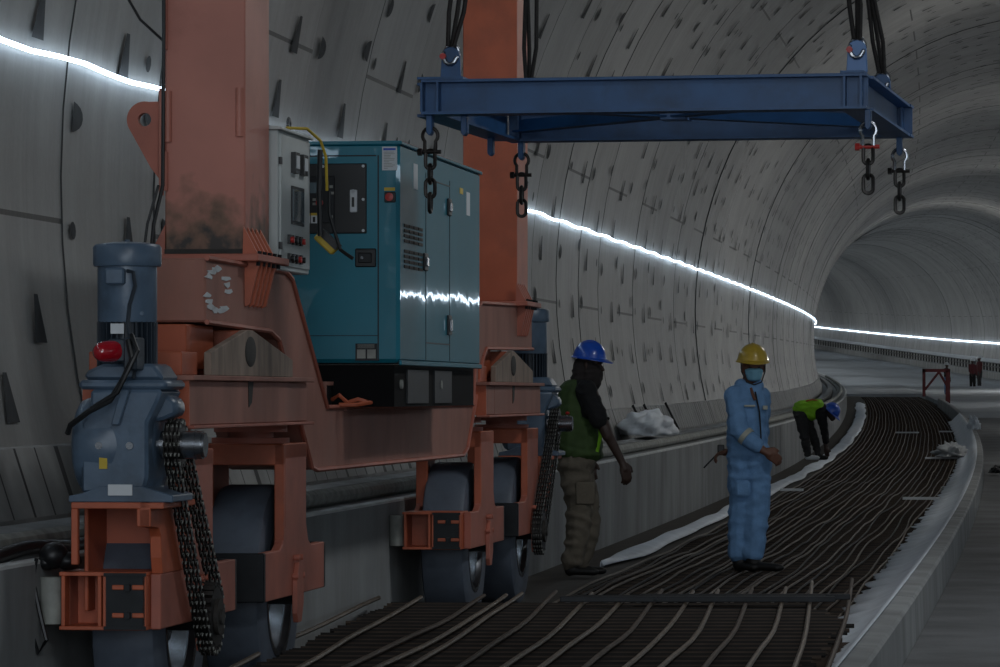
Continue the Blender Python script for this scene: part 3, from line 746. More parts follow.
# cables beside the near column
mb = MB(GM)
mb.tube([(-3.648, 16.05, 1.9), (-3.648, 16.05, 1.5), (-3.650, 16.05, 1.2), (-3.652, 16.05, .86), (-3.69, 16.05, .70), (-3.705, 16.05, .55), (-3.71, 16.05, .40)], .008, n=8)
mb.tube([(-3.87, 16.15, 1.72), (-3.77, 16.15, 1.55), (-3.665, 16.1, 1.46)], .006, n=8)
mb.tube([(-3.67, 16.05, .86), (-3.705, 16.0, .70), (-3.725, 16.0, .55), (-3.69, 15.2, .28), (-3.61, 15.2, .20), (-3.58, 15.2, .25)], .006, n=8)
tag(build('hanging_cable', mb, M['black'], smooth=True, origin=GM @ Vector((-3.69, 16.0, 1.0))), 'black cables hanging down the left edge of the nearer orange column', 'cable')
# black bag with strap on the bumper
mb = MB(GM)
mb.ell((-3.70, 14.45, -.595), (.055, .07, .05)); mb.ell((-3.65, 14.47, -.615), (.05, .06, .035)); mb.ell((-3.725, 14.44, -.62), (.035, .05, .03))
mb.tube([(-3.735, 14.33, -.60), (-3.755, 14.32, -.72), (-3.755, 14.32, -.86), (-3.725, 14.32, -.95), (-3.695, 14.32, -.90), (-3.72, 14.32, -.80), (-3.745, 14.33, -.70)], .008, n=6)
tag(build('tool_bag', mb, M['black'], smooth=True, origin=GM @ Vector((-3.70, 14.45, -.65))), 'black cloth bag with a hanging strap on the near bumper bar', 'bag')
# white rag on the far bogie
mb = MB(GM)
for i in range(7): mb.ell((-3.56+.025*i, 22.3+.02*i, -.155-.012*(i % 3)), (.035, .03, .018))
tag(build('rag', mb, M['rag'], smooth=True, origin=GM @ Vector((-3.5, 22.3, -.17))), 'pale grey rag stuffed under the far weathered beam', 'rag')

# ------------------------------------------------------------------ control cabinet on the girder
cb = thing('control_cabinet', GM @ Vector((-3.52, 17.0, .53)), -PH, 'tall light grey control cabinet between the near column and the teal generator', 'cabinet')
mb = MB(GM); mb.box(-3.75, -3.29, 16.65, 17.35, .53, 1.125); build('body', mb, M['grey_cab'], cb, bevel=0.004)
mb = MB(GM); mb.prism([(-3.77, 1.125), (-3.27, 1.125), (-3.27, 1.135), (-3.50, 1.17), (-3.77, 1.16)], 'y', 16.62, 17.38); build('roof', mb, M['grey_cab'], cb)
for y in (16.72, 17.25):
    mb = MB(GM); mb.tube([(-3.36+.0, y+.03*math.cos(2*PI*i/14), 1.185+.03*math.sin(2*PI*i/14)) for i in range(14)], .006, n=6, closed=True); build('lifting_eye', mb, M['steel'], cb)
mb = MB(GM); mb.box(-3.292, -3.282, 16.68, 17.33, .55, 1.11); dr = build('door', mb, M['grey_cab'], cb, bevel=0.002)
for y0, y1 in ((16.90, 17.0), (17.09, 17.19)):
    mb = MB(GM); mb.box(-3.284, -3.262, y0, y1, .955, 1.045); f_ = build('meter', mb, M['black'], dr)
    mb = MB(GM); mb.box(-3.263, -3.258, y0+.02, y1-.02, .975, 1.03); build('meter_face', mb, M['white'], f_)
mb = MB(GM); mb.box(-3.284, -3.277, 16.90, 17.18, .735, .90); f_ = build('window_frame', mb, M['dark'], dr)
mb = MB(GM); mb.box(-3.278, -3.274, 16.915, 17.165, .75, .885); build('display', mb, M['glass'], f_)
for z in (.665, .585):
    for k in range(4):
        mb = MB(GM); y = 16.84+k*.085
        mb.box(-3.284, -3.27, y-.022, y+.022, z-.018, z+.022); f_ = build('switch', mb, M['black'], dr)
        mb = MB(GM); mb.cyl((-3.27, y, z), (-3.256, y, z), .013, n=10); build('switch_knob', mb, M['redp'] if (k+int(z*100)) % 3 == 0 else M['black'], f_)
mb = MB(GM); mb.box(-3.30, -3.28, 16.66, 16.70, .98, 1.01); mb.box(-3.30, -3.28, 16.66, 16.70, .62, .65); build('hinge', mb, M['black'], cb)
# yellow and black pendant hanging from the cabinet roof
pd = thing('pendant_control', GM @ Vector((-3.22, 17.3, .68)), -PH, 'yellow and black pendant control hanging on a cable beside the grey cabinet', 'pendant control')
mb = MB(GM)
mb.tube([(-3.32, 17.0, 1.155), (-3.27, 17.2, 1.165), (-3.235, 17.34, 1.12), (-3.215, 17.36, 1.05), (-3.21, 17.36, .90)], .0065, n=8); build('yellow_sleeve', mb, M['yellow'], pd, smooth=True)
mb = MB(GM)
mb.tube([(-3.20, 17.36, .90), (-3.20, 17.36, .80), (-3.17, 17.36, .70), (-3.15, 17.36, .64), (-3.12, 17.34, .62), (-3.09, 17.34, .60)], .008, n=8)
mb.tube([(-3.235, 17.33, 1.08), (-3.24, 17.33, .9), (-3.235, 17.33, .70)], .012, n=8); build('cable', mb, M['black'], pd, smooth=True)
mb = MB(GM)
p0, p1 = Vector((-3.265, 17.42, .715)), Vector((-3.185, 17.42, .64)); d = (p1-p0).normalized(); n_ = Vector((-d.z, 0, d.x))*-.028
V = [p0+n_, p1+n_, p1-n_, p0-n_]; V = V+[v+Vector((0, .05, 0)) for v in V]
mb.add(V, [(0, 1, 2, 3), (4, 5, 6, 7), (0, 1, 5, 4), (1, 2, 6, 5), (2, 3, 7, 6), (3, 0, 4, 7)]); build('housing', mb, M['yellow'], pd, bevel=0.006)
mb = MB(GM); V2 = [v+n_*-.55+Vector((0, -.008, 0)) for v in (p0+n_*.5, p1+n_*.5, p1-n_*.6, p0-n_*.6)]; V2 = V2+[v+Vector((0, .06, 0)) for v in V2]
mb.add(V2, [(0, 1, 2, 3), (4, 5, 6, 7), (0, 1, 5, 4), (1, 2, 6, 5), (2, 3, 7, 6), (3, 0, 4, 7)]); build('black_face', mb, M['black'], pd)

# ------------------------------------------------------------------ the diesel generator
gx0, gx1, gy0, gy1, gz0, gz1 = -3.95, -3.05, 18.35, 20.94, .150, 1.176
gen = thing('generator', GM @ Vector((-3.5, 19.5, -.05)), -PH, 'large teal diesel generator canopy standing on the orange girder', 'generator')
mb = MB(GM); mb.box(gx0, gx1, gy0, gy1, gz0, gz1); 
# make the long side slightly dished sheet metal
can = build('canopy', mb, M['teal'], gen, bevel=0.018)
mb = MB(GM)
mb.box(gx0-.012, gx1+.012, gy0-.012, gy1+.012, gz1-.012, gz1+.006)
mb.box(gx1-.004, gx1+.010, gy0-.005, gy1+.005, gz0-.012, gz0+.012)
build('trim_rail', mb, M['teal'], gen, bevel=0.004)
# seams
mb = MB(GM)
mb.box(gx0+.02, gx1-.11, gy0-.002, gy0+.01, gz1-.065, gz1-.059)
mb.box(gx1-.104, gx1-.098, gy0-.002, gy0+.01, gz0+.01, gz1-.06)
mb.box(gx0+.3, gx1-.10, gy0-.002, gy0+.01, gz0+.125, gz0+.128)
for y in (19.12, 19.88): mb.box(gx1-.01, gx1+.002, y-.004, y+.004, gz0+.02, gz1-.10)
mb.box(gx1-.01, gx1+.002, 19.12, 19.88, gz1-.13, gz1-.125); mb.box(gx1-.01, gx1+.002, 19.12, 19.88, gz0+.10, gz0+.106)
build('panel_seam', mb, M['dark'], gen)
# front door furniture
mb = MB(GM); mb.box(gx1-.56, gx1-.155, gy0-.010, gy0+.002, .752, 1.078); cp = build('control_panel', mb, M['black'], gen, bevel=0.004)
mb = MB(GM); mb.box(gx1-.50, gx1-.305, gy0-.016, gy0-.008, .80, 1.02); build('instrument_face', mb, M['dark'], cp, bevel=0.003)
mb = MB(GM); mb.box(gx1-.44, gx1-.37, gy0-.020, gy0-.014, .94, .99); build('display', mb, M['glass'], cp)
mb = MB(GM)
for x, z in ((-.545, 1.065), (-.17, 1.065), (-.36, 1.065), (-.17, .765), (-.17, .91), (-.36, .765)): mb.cyl((gx1+x, gy0-.014, z), (gx1+x, gy0-.008, z), .007, n=8)
build('panel_screw', mb, M['white'], cp)
mb = MB(GM); mb.lathe([(.001, 0), (.017, .0), (.017, .012), (.001, .014)], (gx1-.375, gy0-.016, .895), (0, -1, 0), n=16); build('red_button', mb, M['redp'], cp)
mb = MB(GM)
for x, z in ((-.40, .91), (-.40, .89), (-.32, .97), (-.315, .94), (-.32, .83), (-.45, .89)): mb.box(gx1+x-.008, gx1+x+.008, gy0-.020, gy0-.014, z-.006, z+.006)
build('push_button', mb, M['greyp'], cp)
for x0, x1 in ((-.485, -.455), (-.45, -.42), (-.415, -.385)):
    mb = MB(GM); mb.box(gx1+x0, gx1+x1, gy0-.019, gy0-.014, .80, .845); lb = build('warning_label', mb, M['white'], cp)
    mb = MB(GM); mb.box(gx1+x0, gx1+x1, gy0-.0205, gy0-.0185, .836, .848); build('yellow_stripe', mb, M['yellow'], lb)
mb = MB(GM)
for i in range(3): mb.box(gx1-.475+.034*i, gx1-.463+.034*i, gy0-.0205, gy0-.0185, .805, .830)
build('printed_mark', mb, M['black'], cp)
mb = MB(GM); mb.box(gx1-.232, gx1-.198, gy0-.020, gy0-.008, .85, .955); mb.lathe([(.001, 0), (.0115, 0), (.0115, .012), (.001, .012)], (gx1-.2165, gy0-.008, .945), (0, -1, 0), n=16); build('lock_plate', mb, M['white'], cp, bevel=0.004)
mb = MB(GM); mb.box(gx1-.222, gx1-.211, gy0-.024, gy0-.018, .875, .92); build('key_slot', mb, M['black'], cp)
mb = MB(GM); mb.box(gx1-.21, gx1-.11, gy0-.008, gy0+.002, .595, .682); hd = build('door_handle', mb, M['black'], gen, bevel=0.01)
mb = MB(GM); mb.box(gx1-.195, gx1-.13, gy0-.014, gy0-.006, .615, .662); build('latch', mb, M['dark'], hd, bevel=0.006)
mb = MB(GM); mb.cyl((gx1-.175, gy0-.018, .638), (gx1-.175, gy0-.010, .638), .007, n=10); build('lock', mb, M['steel'], hd)
mb = MB(GM); mb.box(gx1-.208, gx1-.105, gy0-.005, gy0+.002, .160, .240); pl = build('rating_plate', mb, M['dark'], gen)
mb = MB(GM)
for i in range(2): mb.box(gx1-.200+.048*i, gx1-.16+.048*i, gy0-.008, gy0-.004, .17, .212)
for i in range(5): mb.box(gx1-.198, gx1-.118, gy0-.008, gy0-.004, .218+.004*i, .2195+.004*i)
build('plate_print', mb, M['greyp'], pl)
mb = MB(GM); mb.box(gx1-.082, gx1-.012, gy0-.004, gy0+.002, 1.045, 1.155); st = build('instruction_sticker', mb, M['white'], gen)
mb = MB(GM); mb.box(gx1-.076, gx1-.018, gy0-.0065, gy0-.003, 1.138, 1.148); build('blue_heading', mb, M['hat_b'], st)
mb = MB(GM)
for i in range(11): mb.box(gx1-.074, gx1-.074+.018+.035*abs(math.sin(i*2.3)), gy0-.0055, gy0-.003, 1.053+.0075*i, 1.0555+.0075*i)
build('printed_lines', mb, M['greyp'], st)
mb = MB(GM); mb.box(gx1-.072, gx1-.018, gy0-.006, gy0+.002, .895, .945); es = build('emergency_stop', mb, M['black'], gen, bevel=0.004)
mb = MB(GM); mb.lathe([(.001, 0), (.014, 0), (.014, .012), (.019, .014), (.019, .022), (.001, .024)], (gx1-.045, gy0-.006, .920), (0, -1, 0), n=20); build('red_button', mb, M['redp'], es, smooth=True)
mb = MB(GM); mb.box(gx1-.072, gx1-.022, gy0-.005, gy0+.002, .950, .965); build('yellow_tag', mb, M['yellow'], es)
# long side furniture
mb = MB(GM)
for k in range(9):
    z = .595+k*.024
    if k == 4: continue
    for j in range(4): mb.box(gx1-.004, gx1+.004, 18.47+.14*j, 18.47+.14*j+.12, z, z+.014)
build('vent_grille', mb, M['grime'], gen)
for y0, z0, h in ((19.08, .60, .085), (19.84, .90, .085), (19.84, .30, .10)):
    mb = MB(GM); mb.box(gx1, gx1+.012, y0-.05, y0+.05, z0, z0+h); hd = build('door_handle', mb, M['black'], gen, bevel=0.004)
    mb = MB(GM); mb.box(gx1+.012, gx1+.020, y0-.025, y0+.025, z0+.02, z0+h-.02); build('latch', mb, M['steel'], hd, bevel=0.003)
for y0, z0, h in ((18.80, .98, .12), (20.5, .93, .12)):
    mb = MB(GM); mb.box(gx1-.001, gx1+.003, y0-.06, y0+.06, z0, z0+h); build('side_sticker', mb, M['white'], gen)
mb = MB(GM); mb.box(gx1-.001, gx1+.003, 20.22, 20.32, 1.03, 1.06); build('small_label', mb, M['yellow'], gen)
# skid
mb = MB(GM)
mb.box(gx0+.02, gx1-.03, gy0+.03, gy1-.03, -.055, gz0-.01)
build('skid', mb, M['skid'], gen)
mb = MB(GM)
for y0, y1 in ((18.72, 19.35), (19.55, 20.1)): mb.box(gx1-.035, gx1-.022, y0, y1, -.04, gz0-.03)
build('skid_panel', mb, M['dark'], gen)
mb = MB(GM)
for y0 in (18.55, 19.75): mb.cyl((gx1-.03, y0, .05), (gx1-.018, y0, .05), .022, n=16)
build('lifting_boss', mb, M['greyp'], gen)
mb = MB(GM); mb.box(-3.70, gx1-.252, gy0, gy1, -.075, -.056); build('deck_plate', mb, M['orange_w'], gen, bevel=0.003)
# battery and leads in the well in front of the generator
bt = thing('battery', GM @ Vector((-3.42, 18.2, -.05)), -PH, 'dark battery box with clamps low in the well under the generator front', 'battery')
mb = MB(GM); mb.box(-3.50, -3.36, 18.12, 18.30, -.05, .055); build('case', mb, M['dark'], bt, bevel=0.006)
mb = MB(GM); mb.box(-3.505, -3.355, 18.11, 18.31, .045, .062); mb.box(-3.365, -3.352, 18.10, 18.12, -.05, .06); build('clamp_strap', mb, M['orange_w'], bt)
mb = MB(GM); mb.tube([(-3.46, 18.12, .03), (-3.44, 18.10, .045), (-3.42, 18.11, .03), (-3.40, 18.10, .04)], .006, n=6); build('terminal_lead', mb, M['white'], bt)
mb = MB(GM)
mb.tube([(-3.34, 18.2, -.02), (-3.30, 18.15, .0), (-3.27, 18.2, -.035), (-3.22, 18.2, -.02), (-3.16, 18.2, -.035), (-3.22, 18.15, -.045), (-3.30, 18.15, -.045)], .010, n=8)
tag(build('coiled_lead', mb, M['orange_b'], smooth=True, origin=GM @ Vector((-3.27, 18.2, -.05))), 'orange lead coiled beside the battery under the generator', 'cable')

# ------------------------------------------------------------------ reinforcement mats
def wav(s, l, a=0.012): return a*noise.noise(Vector((s*0.55, l*2.3, 1.7)))*2
def bar_parts(root, name, bars, mats, r, n=5):
    """each bar a part of the mat; copies past a hundred go into one stuff part"""
    rest = MB()
    for i, pts in enumerate(bars):
        if i < 96:
            mb = MB(); mb.tube(pts, r, n=n); build(name, mb, mats[i % len(mats)], root)
        else: rest.tube(pts, r, n=n)
    if rest.v: tag(build(name+'s_beyond', rest, mats[0], root), kind='stuff')
# far mat: level with the kerb foot, along the lane
def zm(s): return -1.335+rise(s)
def wide(s): return .15*min(1, max(0, (s-42)/25))   # the mat reaches closer to the kerb further on
far = thing('rebar_mat', road(60, -2.2, -1.34), 0, 'long dark rebar mat stretching along the lane past the two standing workers', 'rebar mat', 'mats of tied reinforcing bars')
bars = []
nl = 26
for i in range(nl):
    l = -3.22+(1.90)*i/(nl-1); pts = []; s = 20.6+(i*37 % 5)*0.35
    while s < 145:
        pts.append(road(s, l+wide(s)*i/(nl-1)+(0.035 if s < 40 else max(.010, .035-(s-40)*.0012))*noise.noise(Vector((s*(0.16 if s < 40 else .16), i*3.1, 0)))*2, zm(s)+wav(s, l))); s += 0.8 if s < 60 else 2.0
    bars.append(pts)
bar_parts(far, 'lengthwise_bar', bars, [M['rebar_l'], M['rebar_d'], M['rebar']], 0.0085, n=6)
bars = []; s = 20.5; rnd = random.Random(11)
while s < 145:
    l0, l1 = -3.30+rnd.uniform(-.05, .05), -1.24+wide(s)+rnd.uniform(-.05, .04)
    ds = rnd.uniform(-.03, .03)
    bars.append([road(s+ds*(l-l0), l, zm(s)-0.024) for l in (l0, (l0+l1)/2, l1)]); s += 0.15 if s < 60 else 0.22
bar_parts(far, 'cross_bar', bars, [M['rebar'], M['rebar_d'], M['rebar']], 0.012, n=4)
mb = MB(); s = 20.7                                # lower layer of the cage
while s < 60:
    mb.tube([road(s, -3.28, zm(s)-.075), road(s, -1.15, zm(s)-.075)], .010, n=4); s += 0.2
for i in range(14): mb.tube([road(20.5+k*1.5, -3.2+i*.15, zm(20.5+k*1.5)-.09) for k in range(70)], .010, n=4)
tag(build('lower_bars', mb, M['rebar_d'], far), kind='stuff')

# near mat: a raised cage whose far end stops short of the far crane wheels
ZN = -1.10
near = thing('rebar_mat', GM @ Vector((-1.6, 17, ZN-.25)), -PH, 'raised rebar mat in the foreground below the black bar bundle', 'rebar mat', 'mats of tied reinforcing bars')
def at(u, v, z):                              # a point on the level z seen at (u, v): used to place things on a known level
    Y = (395-v)/4000; Y = z/Y; return Vector(((u-500)/4000*Y, Y, z+HC))
long_px = [((232, 667), (300, 634), (379, 598)), ((300, 667), (360, 632), (421, 598)), ((345, 667), (440, 624), (484, 596)), ((380, 667), (455, 630), (506, 595)),
 ((411, 667), (475, 626), (522, 593)), ((458, 667), (520, 627), (556, 592)), ((505, 667), (560, 628), (592, 593)), ((540, 667), (592, 630), (628, 596)),
 ((585, 667), (630, 632), (662, 590)), ((626, 667), (668, 630), (693, 592)), ((662, 667), (700, 632), (718, 590)), ((705, 667), (736, 630), (752, 588)),
 ((748, 667), (774, 632), (786, 588)), ((795, 667), (806, 634), (812, 582)), ((828, 667), (846, 620), (852, 580))]
bars = []
for tri in long_px:
    P = [at(u, v, ZN) for u, v in tri]
    a, b, c = P; ext = a+(a-b)*1.6
    ctrl = [ext, a, b, c]; pts = []
    for i in range(3):
        for t in range(4): pts.append(ctrl[i].lerp(ctrl[i+1], t/4))
    pts.append(ctrl[3]); sm = [pts[0]]+[(pts[i-1]+pts[i]*2+pts[i+1])/4 for i in range(1, len(pts)-1)]+[pts[-1]]
    bars.append([p+Vector((0, 0, 0.004*math.sin(k*1.3+tri[0][0]))) for k, p in enumerate(sm)])
bar_parts(near, 'lengthwise_bar', bars, [M['rebar_l'], M['rebar_l'], M['rebar']], 0.0115, n=7)
bars = []; rnd = random.Random(4)
y = 13.2
while y < 21.62:
    # left end follows the skew edge, right end the kerb
    e0 = at(232+(379-232)*0.5, 632, ZN)
    xl = -0.62-(21.1-y)*0.085; s_ = y+0.6
    pr = road(y*1.005+.0, -1.13, 0); xr = pr.x
    for zz, jit in ((ZN-.026, 0), (ZN-.12, .06)):
        xr_ = xr-max(0, (y-19.6))*0.16+rnd.uniform(-.05, .03)
        bars.append([Vector((xl+rnd.uniform(-.03, .03), y+jit+rnd.uniform(-.02, .02), zz+HC)), Vector(((xl+xr_)/2, y+jit-.02, zz+HC-.004)), Vector((xr_, y+jit-.05, zz+HC))])
    y += 0.095
bars.sort(key=lambda b: -b[0].z)
bar_parts(near, 'cross_bar', bars, [M['rebar'], M['rebar_d'], M['rebar_d']], 0.0115, n=5)
mb = MB()
for i in range(20):
    f_ = i/19
    a = Vector((-1.28+2.35*f_, 13.2, ZN-.20+HC)); b = Vector((-.66+3.0*f_, 21.0, ZN-.20+HC)); mb.tube([a, b], .012, n=4)
for i in range(46):
    y = 13.2+i*.17; mb.tube([Vector((-1.2+(y-13.2)*.07, y, ZN-.21+HC)), Vector((1.05+(y-13.2)*.16, y, ZN-.21+HC))], .012, n=4)
tag(build('lower_bars', mb, M['rebar_d'], near), kind='stuff')
# black bars bundled across the end of the near mat
for i, (a, b, w_) in enumerate((((560, 597), (835, 578), .03), ((575, 592), (826, 584), .02), ((640, 583), (850, 576), .022))):
    A, B = at(a[0], a[1], ZN+.045), at(b[0], b[1], ZN+.045)
    A.y = B.y = 21.0+i*.12; A.x = (a[0]-500)/4000*A.y; B.x = (b[0]-500)/4000*B.y
    mb = MB(); mb.box(min(A.x, B.x), max(A.x, B.x), A.y-w_, A.y+w_, ZN+HC+.014, ZN+HC+.014+.03)
    for k in range(2): mb.cyl((A.x-.05+k*.55, A.y-w_-.006, ZN+HC+.03), (A.x-.05+k*.55, A.y-w_, ZN+HC+.03), .011, n=8) if i == 0 and k else None
    tag(build('steel_strap', mb, M['dark'], origin=A, bevel=.004),
        ['nearest black steel strip lying across the end of the near rebar mat', 'middle black steel strip lying across the rebar mat end', 'farthest black steel strip, the one nearest the workers boots'][i], 'steel strip', 'black strips across the mats')

# plastic spacer tubes / pale timber strips across the far mat
def strip_(s, l0, l1, label):
    mb = MB(); a, b = road(s, l0, zm(s)+.014), road(s-.02, l1, zm(s)+.014)
    d = (b-a).normalized(); n_ = Vector((-d.y, d.x, 0))*.035
    V = [a-n_, b-n_, b+n_, a+n_]; V += [v+Vector((0, 0, .03)) for v in V]
    mb.add(V, [(0, 1, 2, 3), (4, 5, 6, 7), (0, 1, 5, 4), (1, 2, 6, 5), (2, 3, 7, 6), (3, 0, 4, 7)])
    tag(build('pale_batten', mb, M['white'], origin=a), label, 'batten', 'pale battens across the far mat')
strip_(49.3, -3.28, -3.0, 'short pale batten just right of the coverall worker')
strip_(46.0, -1.70, -1.26, 'pale batten reaching the white sheet at the right, nearest of them')
strip_(67.5, -1.75, -1.2, 'pale batten under the crumpled plastic on the far mat')
strip_(88.5, -2.46, -1.95, 'left one of the two farthest pale battens'); strip_(89.5, -1.5, -1.1, 'right one of the two farthest pale battens')

# white membrane on both sides of the mat
def sheet(name, label, s0, s1, ds, f, m):
    V = []; F = []; n = 5; N = int((s1-s0)/ds)
    for k in range(N+1):
        s = s0+ds*k
        for l, z in f(s, n): V.append(road(s, l, z))
    for k in range(N):
        for i in range(n-1): F.append((k*n+i, k*n+i+1, (k+1)*n+i+1, (k+1)*n+i))
    mb = MB(); mb.add(V, F); o = build(name, mb, m, smooth=True, origin=V[0])
    md = o.modifiers.new('thick', 'SOLIDIFY'); md.thickness = .006
    tag(o, label, 'plastic sheet'); return o
def fl(s, n):
    w1 = min(1, .15+(s-29.4)*.5)*(.10+.05*noise.noise(Vector((s*.30, 5, 0)))+.04*max(0, min(1, (s-50)/30))); c = -3.42+.05*noise.noise(Vector((s*.22, 9, 0))); h = .015+.02*noise.noise(Vector((s*.5, 2, 0)))
    z = zm(s); return [(c-w1, z-.02), (c-w1*.6, z+.02+h), (c, z+.035+h), (c+w1*.6, z+.03+h*.5), (c+w1*1.1, z+.015)]
sheet('membrane_sheet', 'white membrane strip between the left kerb wall and the rebar', 29.4, 128, .35, fl, M['white_sheet'])
def fr_(s, n):
    j = .07*noise.noise(Vector((s*1.7, 3, 0)))+.04*noise.noise(Vector((s*5.1, 8, 0))); z = zm(s); zk = -1.028+rise(s)*.55
    return [(-1.34+j+wide(s), z+.02), (-1.20+j*.6+wide(s)*.7, z+.05), (-1.03, z+.13+.02*noise.noise(Vector((s*2, 1, 4)))), (-.965, zk-.05), (-.90, zk+.010)]
sheet('membrane_sheet', 'white membrane strip folded up against the right kerb', 12.0, 100, .15, fr_, M['white_sheet'])

# crumpled plastic and scraps
def crumple(name, label, c, r, m, seed, n=44, spikes=.35):
    mb = MB(); V = []; F = []; k = 22
    for j in range(k+1):
        p = -PI/2+PI*j/k
        for i in range(n):
            a = 2*PI*i/n; d = Vector((math.cos(p)*math.cos(a), math.cos(p)*math.sin(a), math.sin(p)))
            q = 1+spikes*noise.noise(d*2.2+Vector((seed, 0, 0)))+spikes*.5*noise.noise(d*6+Vector((seed, 3, 0)))
            v = Vector((d.x*r[0]*q, d.y*r[1]*q, max(-.15*r[2], d.z*r[2]*q))); V.append(c+v)
    for j in range(k):
        for i in range(n): F.append((j*n+i, j*n+(i+1) % n, (j+1)*n+(i+1) % n, (j+1)*n+i))
    mb.add(V, F); o = build(name, mb, m, origin=c); o.data.polygons.foreach_set('use_smooth', [True]*len(o.data.polygons)); return tag(o, label, 'plastic' if 'bag' not in name else 'bag')
crumple('plastic_bag', 'large white plastic bag lying on the left ledge between the two workers', road(42.6, -4.33, -.50), (.30, .95, .22), M['bag'], 1.0, spikes=.26)
crumple('plastic_wrap', 'crumpled clear plastic on the far rebar mat', road(67.8, -1.32, -1.25), (.25, .6, .17), M['rag'], 4.0, spikes=.7)
crumple('plastic_scrap', 'white plastic scrap hanging over the far right kerb', road(80, -.86, -1.00+rise(80)*.5), (.10, .5, .22), M['white_sheet'], 7.0, spikes=.5)
crumple('rag', 'black rag lying on the lane beside the right kerb', road(54.2, -.62, -1.2), (.10, .3, .08), M['black'], 9.0)
# boards leaning and lying behind the bag
for s, lab in ((43.2, 'leftmost dark rod leaning on the ledge blocks, nearest the white bag'), (44.6, 'middle dark rod leaning on the ledge blocks'), (47.6, 'rightmost dark rod leaning on the ledge blocks')):
    a, b = road(s+1.5, -4.68, -.24), road(s+2.0, -4.56, -.56)
    mb = MB(); mb.tube([a, b], .016, n=5)
    tag(build('steel_rod', mb, M['dark'], origin=b), lab, 'rod', 'dark rods leaning on the ledge blocks')
mb = MB(); mb.tube([road(38.8+i*1.0, -4.22, -.66+.03*math.sin(i*.8)) for i in range(14)], .035, n=8)
tag(build('hose', mb, M['dark'], smooth=True, origin=road(39, -4.06, -.6)), 'dark hose lying on the ledge to the right of the white bag', 'hose')

# ------------------------------------------------------------------ lifting spreader, its slings and chains
SR = math.radians(11)
O_ = Vector(((428-500)/4000*17.25, 17.25, 0))
SM = Matrix.Translation(O_+Vector((0, 0, HC))) @ Matrix.Rotation(-SR, 4, 'Z')
W_, DP = 1.90, 1.86
z0s, z1s = 1.205, 1.355                        # bottom and top of the beams over the eye line
sp = thing('lifting_spreader', SM @ Vector((W_/2, DP/2, z0s)), -SR, 'dark blue rectangular steel lifting frame hanging in the air above the workers', 'lifting frame')
def ibeam(p, q, z0, z1, w_, name, m):
    p, q = Vector(p), Vector(q); d = (q-p).normalized(); n_ = Vector((-d.y, d.x, 0))
    mb = MB(SM)
    for a, b, za, zb in ((-w_/2, w_/2, z1-.012, z1), (-w_/2, w_/2, z0, z0+.012), (-.006, .006, z0+.012, z1-.012)):
        V = [p+n_*a, q+n_*a, q+n_*b, p+n_*b]
        mb.add([v+Vector((0, 0, z)) for z in (za, zb) for v in V], [(0, 1, 2, 3), (4, 5, 6, 7), (0, 1, 5, 4), (1, 2, 6, 5), (2, 3, 7, 6), (3, 0, 4, 7)])
    return build(name, mb, m, sp)
ibeam((-.015, 0, 0), (W_+.0, 0, 0), z0s, z1s, .15, 'long_beam', M['blue'])
ibeam((-.0, DP, 0), (W_+.02, DP, 0), z0s, z1s, .15, 'long_beam', M['blue'])
ibeam((0, .08, 0), (0, DP-.08, 0), z0s, z1s-.001, .13, 'end_beam', M['blue'])
ibeam((W_-.05, .08, 0), (W_-.05, DP-.08, 0), z0s, z1s-.001, .13, 'end_beam', M['blue'])
for a, b in (((.07, .08), (W_-.13, DP-.1)), ((.07, DP-.1), (W_-.13, .08))):
    p, q = Vector((a[0], a[1], z0s+.04)), Vector((b[0], b[1], z0s+.04)); d = (q-p).normalized(); n_ = Vector((-d.y, d.x, 0))*.045
    mb = MB(SM); V = [p-n_, q-n_, q+n_, p+n_]; V += [v+Vector((0, 0, .008)) for v in V]
    mb.add(V, [(0, 1, 2, 3), (4, 5, 6, 7), (0, 1, 5, 4), (1, 2, 6, 5), (2, 3, 7, 6), (3, 0, 4, 7)])
    V = [p-n_*.1, q-n_*.1, q+n_*.1, p+n_*.1]; V += [v+Vector((0, 0, .06)) for v in V]
    mb.add(V, [(0, 1, 2, 3), (4, 5, 6, 7), (0, 1, 5, 4), (1, 2, 6, 5), (2, 3, 7, 6), (3, 0, 4, 7)])
    build('cross_brace', mb, M['blue'], sp)
mb = MB(SM); mb.box(W_/2-.07, W_/2+.05, DP/2-.08, DP/2+.08, z0s+.03, z0s+.10); build('brace_joint', mb, M['blue_l'], sp)
for x, y in ((0.02, 0), (W_-.06, 0), (0.02, DP), (W_-.06, DP)):
    mb = MB(SM); mb.box(x-.05, x+(.15 if x < 1 else .05), y-.085, y+.085, z1s, z1s+.010); build('cap_plate', mb, M['blue'], sp)
    mb = MB(SM)
    for dx in (-.035, .035):
        mb.box(x+dx-.005, x+dx+.005, y-.07, y+.07, z0s+.012, z1s-.012)
    build('stiffener', mb, M['blue'], sp)
lugs = [(.095, .03), (W_-.05, .03), (.10, DP-.03), (W_-.12, DP-.03)]
for i, (x, y) in enumerate(lugs):
    mb = MB(SM); outl = [(x-.045, z1s+.01), (x+.045, z1s+.01), (x+.040, z1s+.10)]+[(x+.040*math.cos(PI*k/8), z1s+.108+.038*math.sin(PI*k/8)) for k in range(9)]+[(x-.040, z1s+.10)]
    mb.prism(outl, 'y', y-.012, y+.012); build('top_lug', mb, M['blue_l'] if i == 1 else M['blue'], sp, bevel=.003)
bl = [(.01, 0), (W_+.0, 0), (.06, DP), (W_-.04, DP), (.15, .06), (.0-.02, DP-.35)]
for i, (x, y) in enumerate(bl):
    mb = MB(SM); mb.prism([(x-.013, z0s), (x+.013, z0s), (x+.013, z0s-.075), (x, z0s-.088), (x-.013, z0s-.075)], 'y', y-.028, y+.028); build('bottom_lug', mb, M['blue'], sp, bevel=.003)

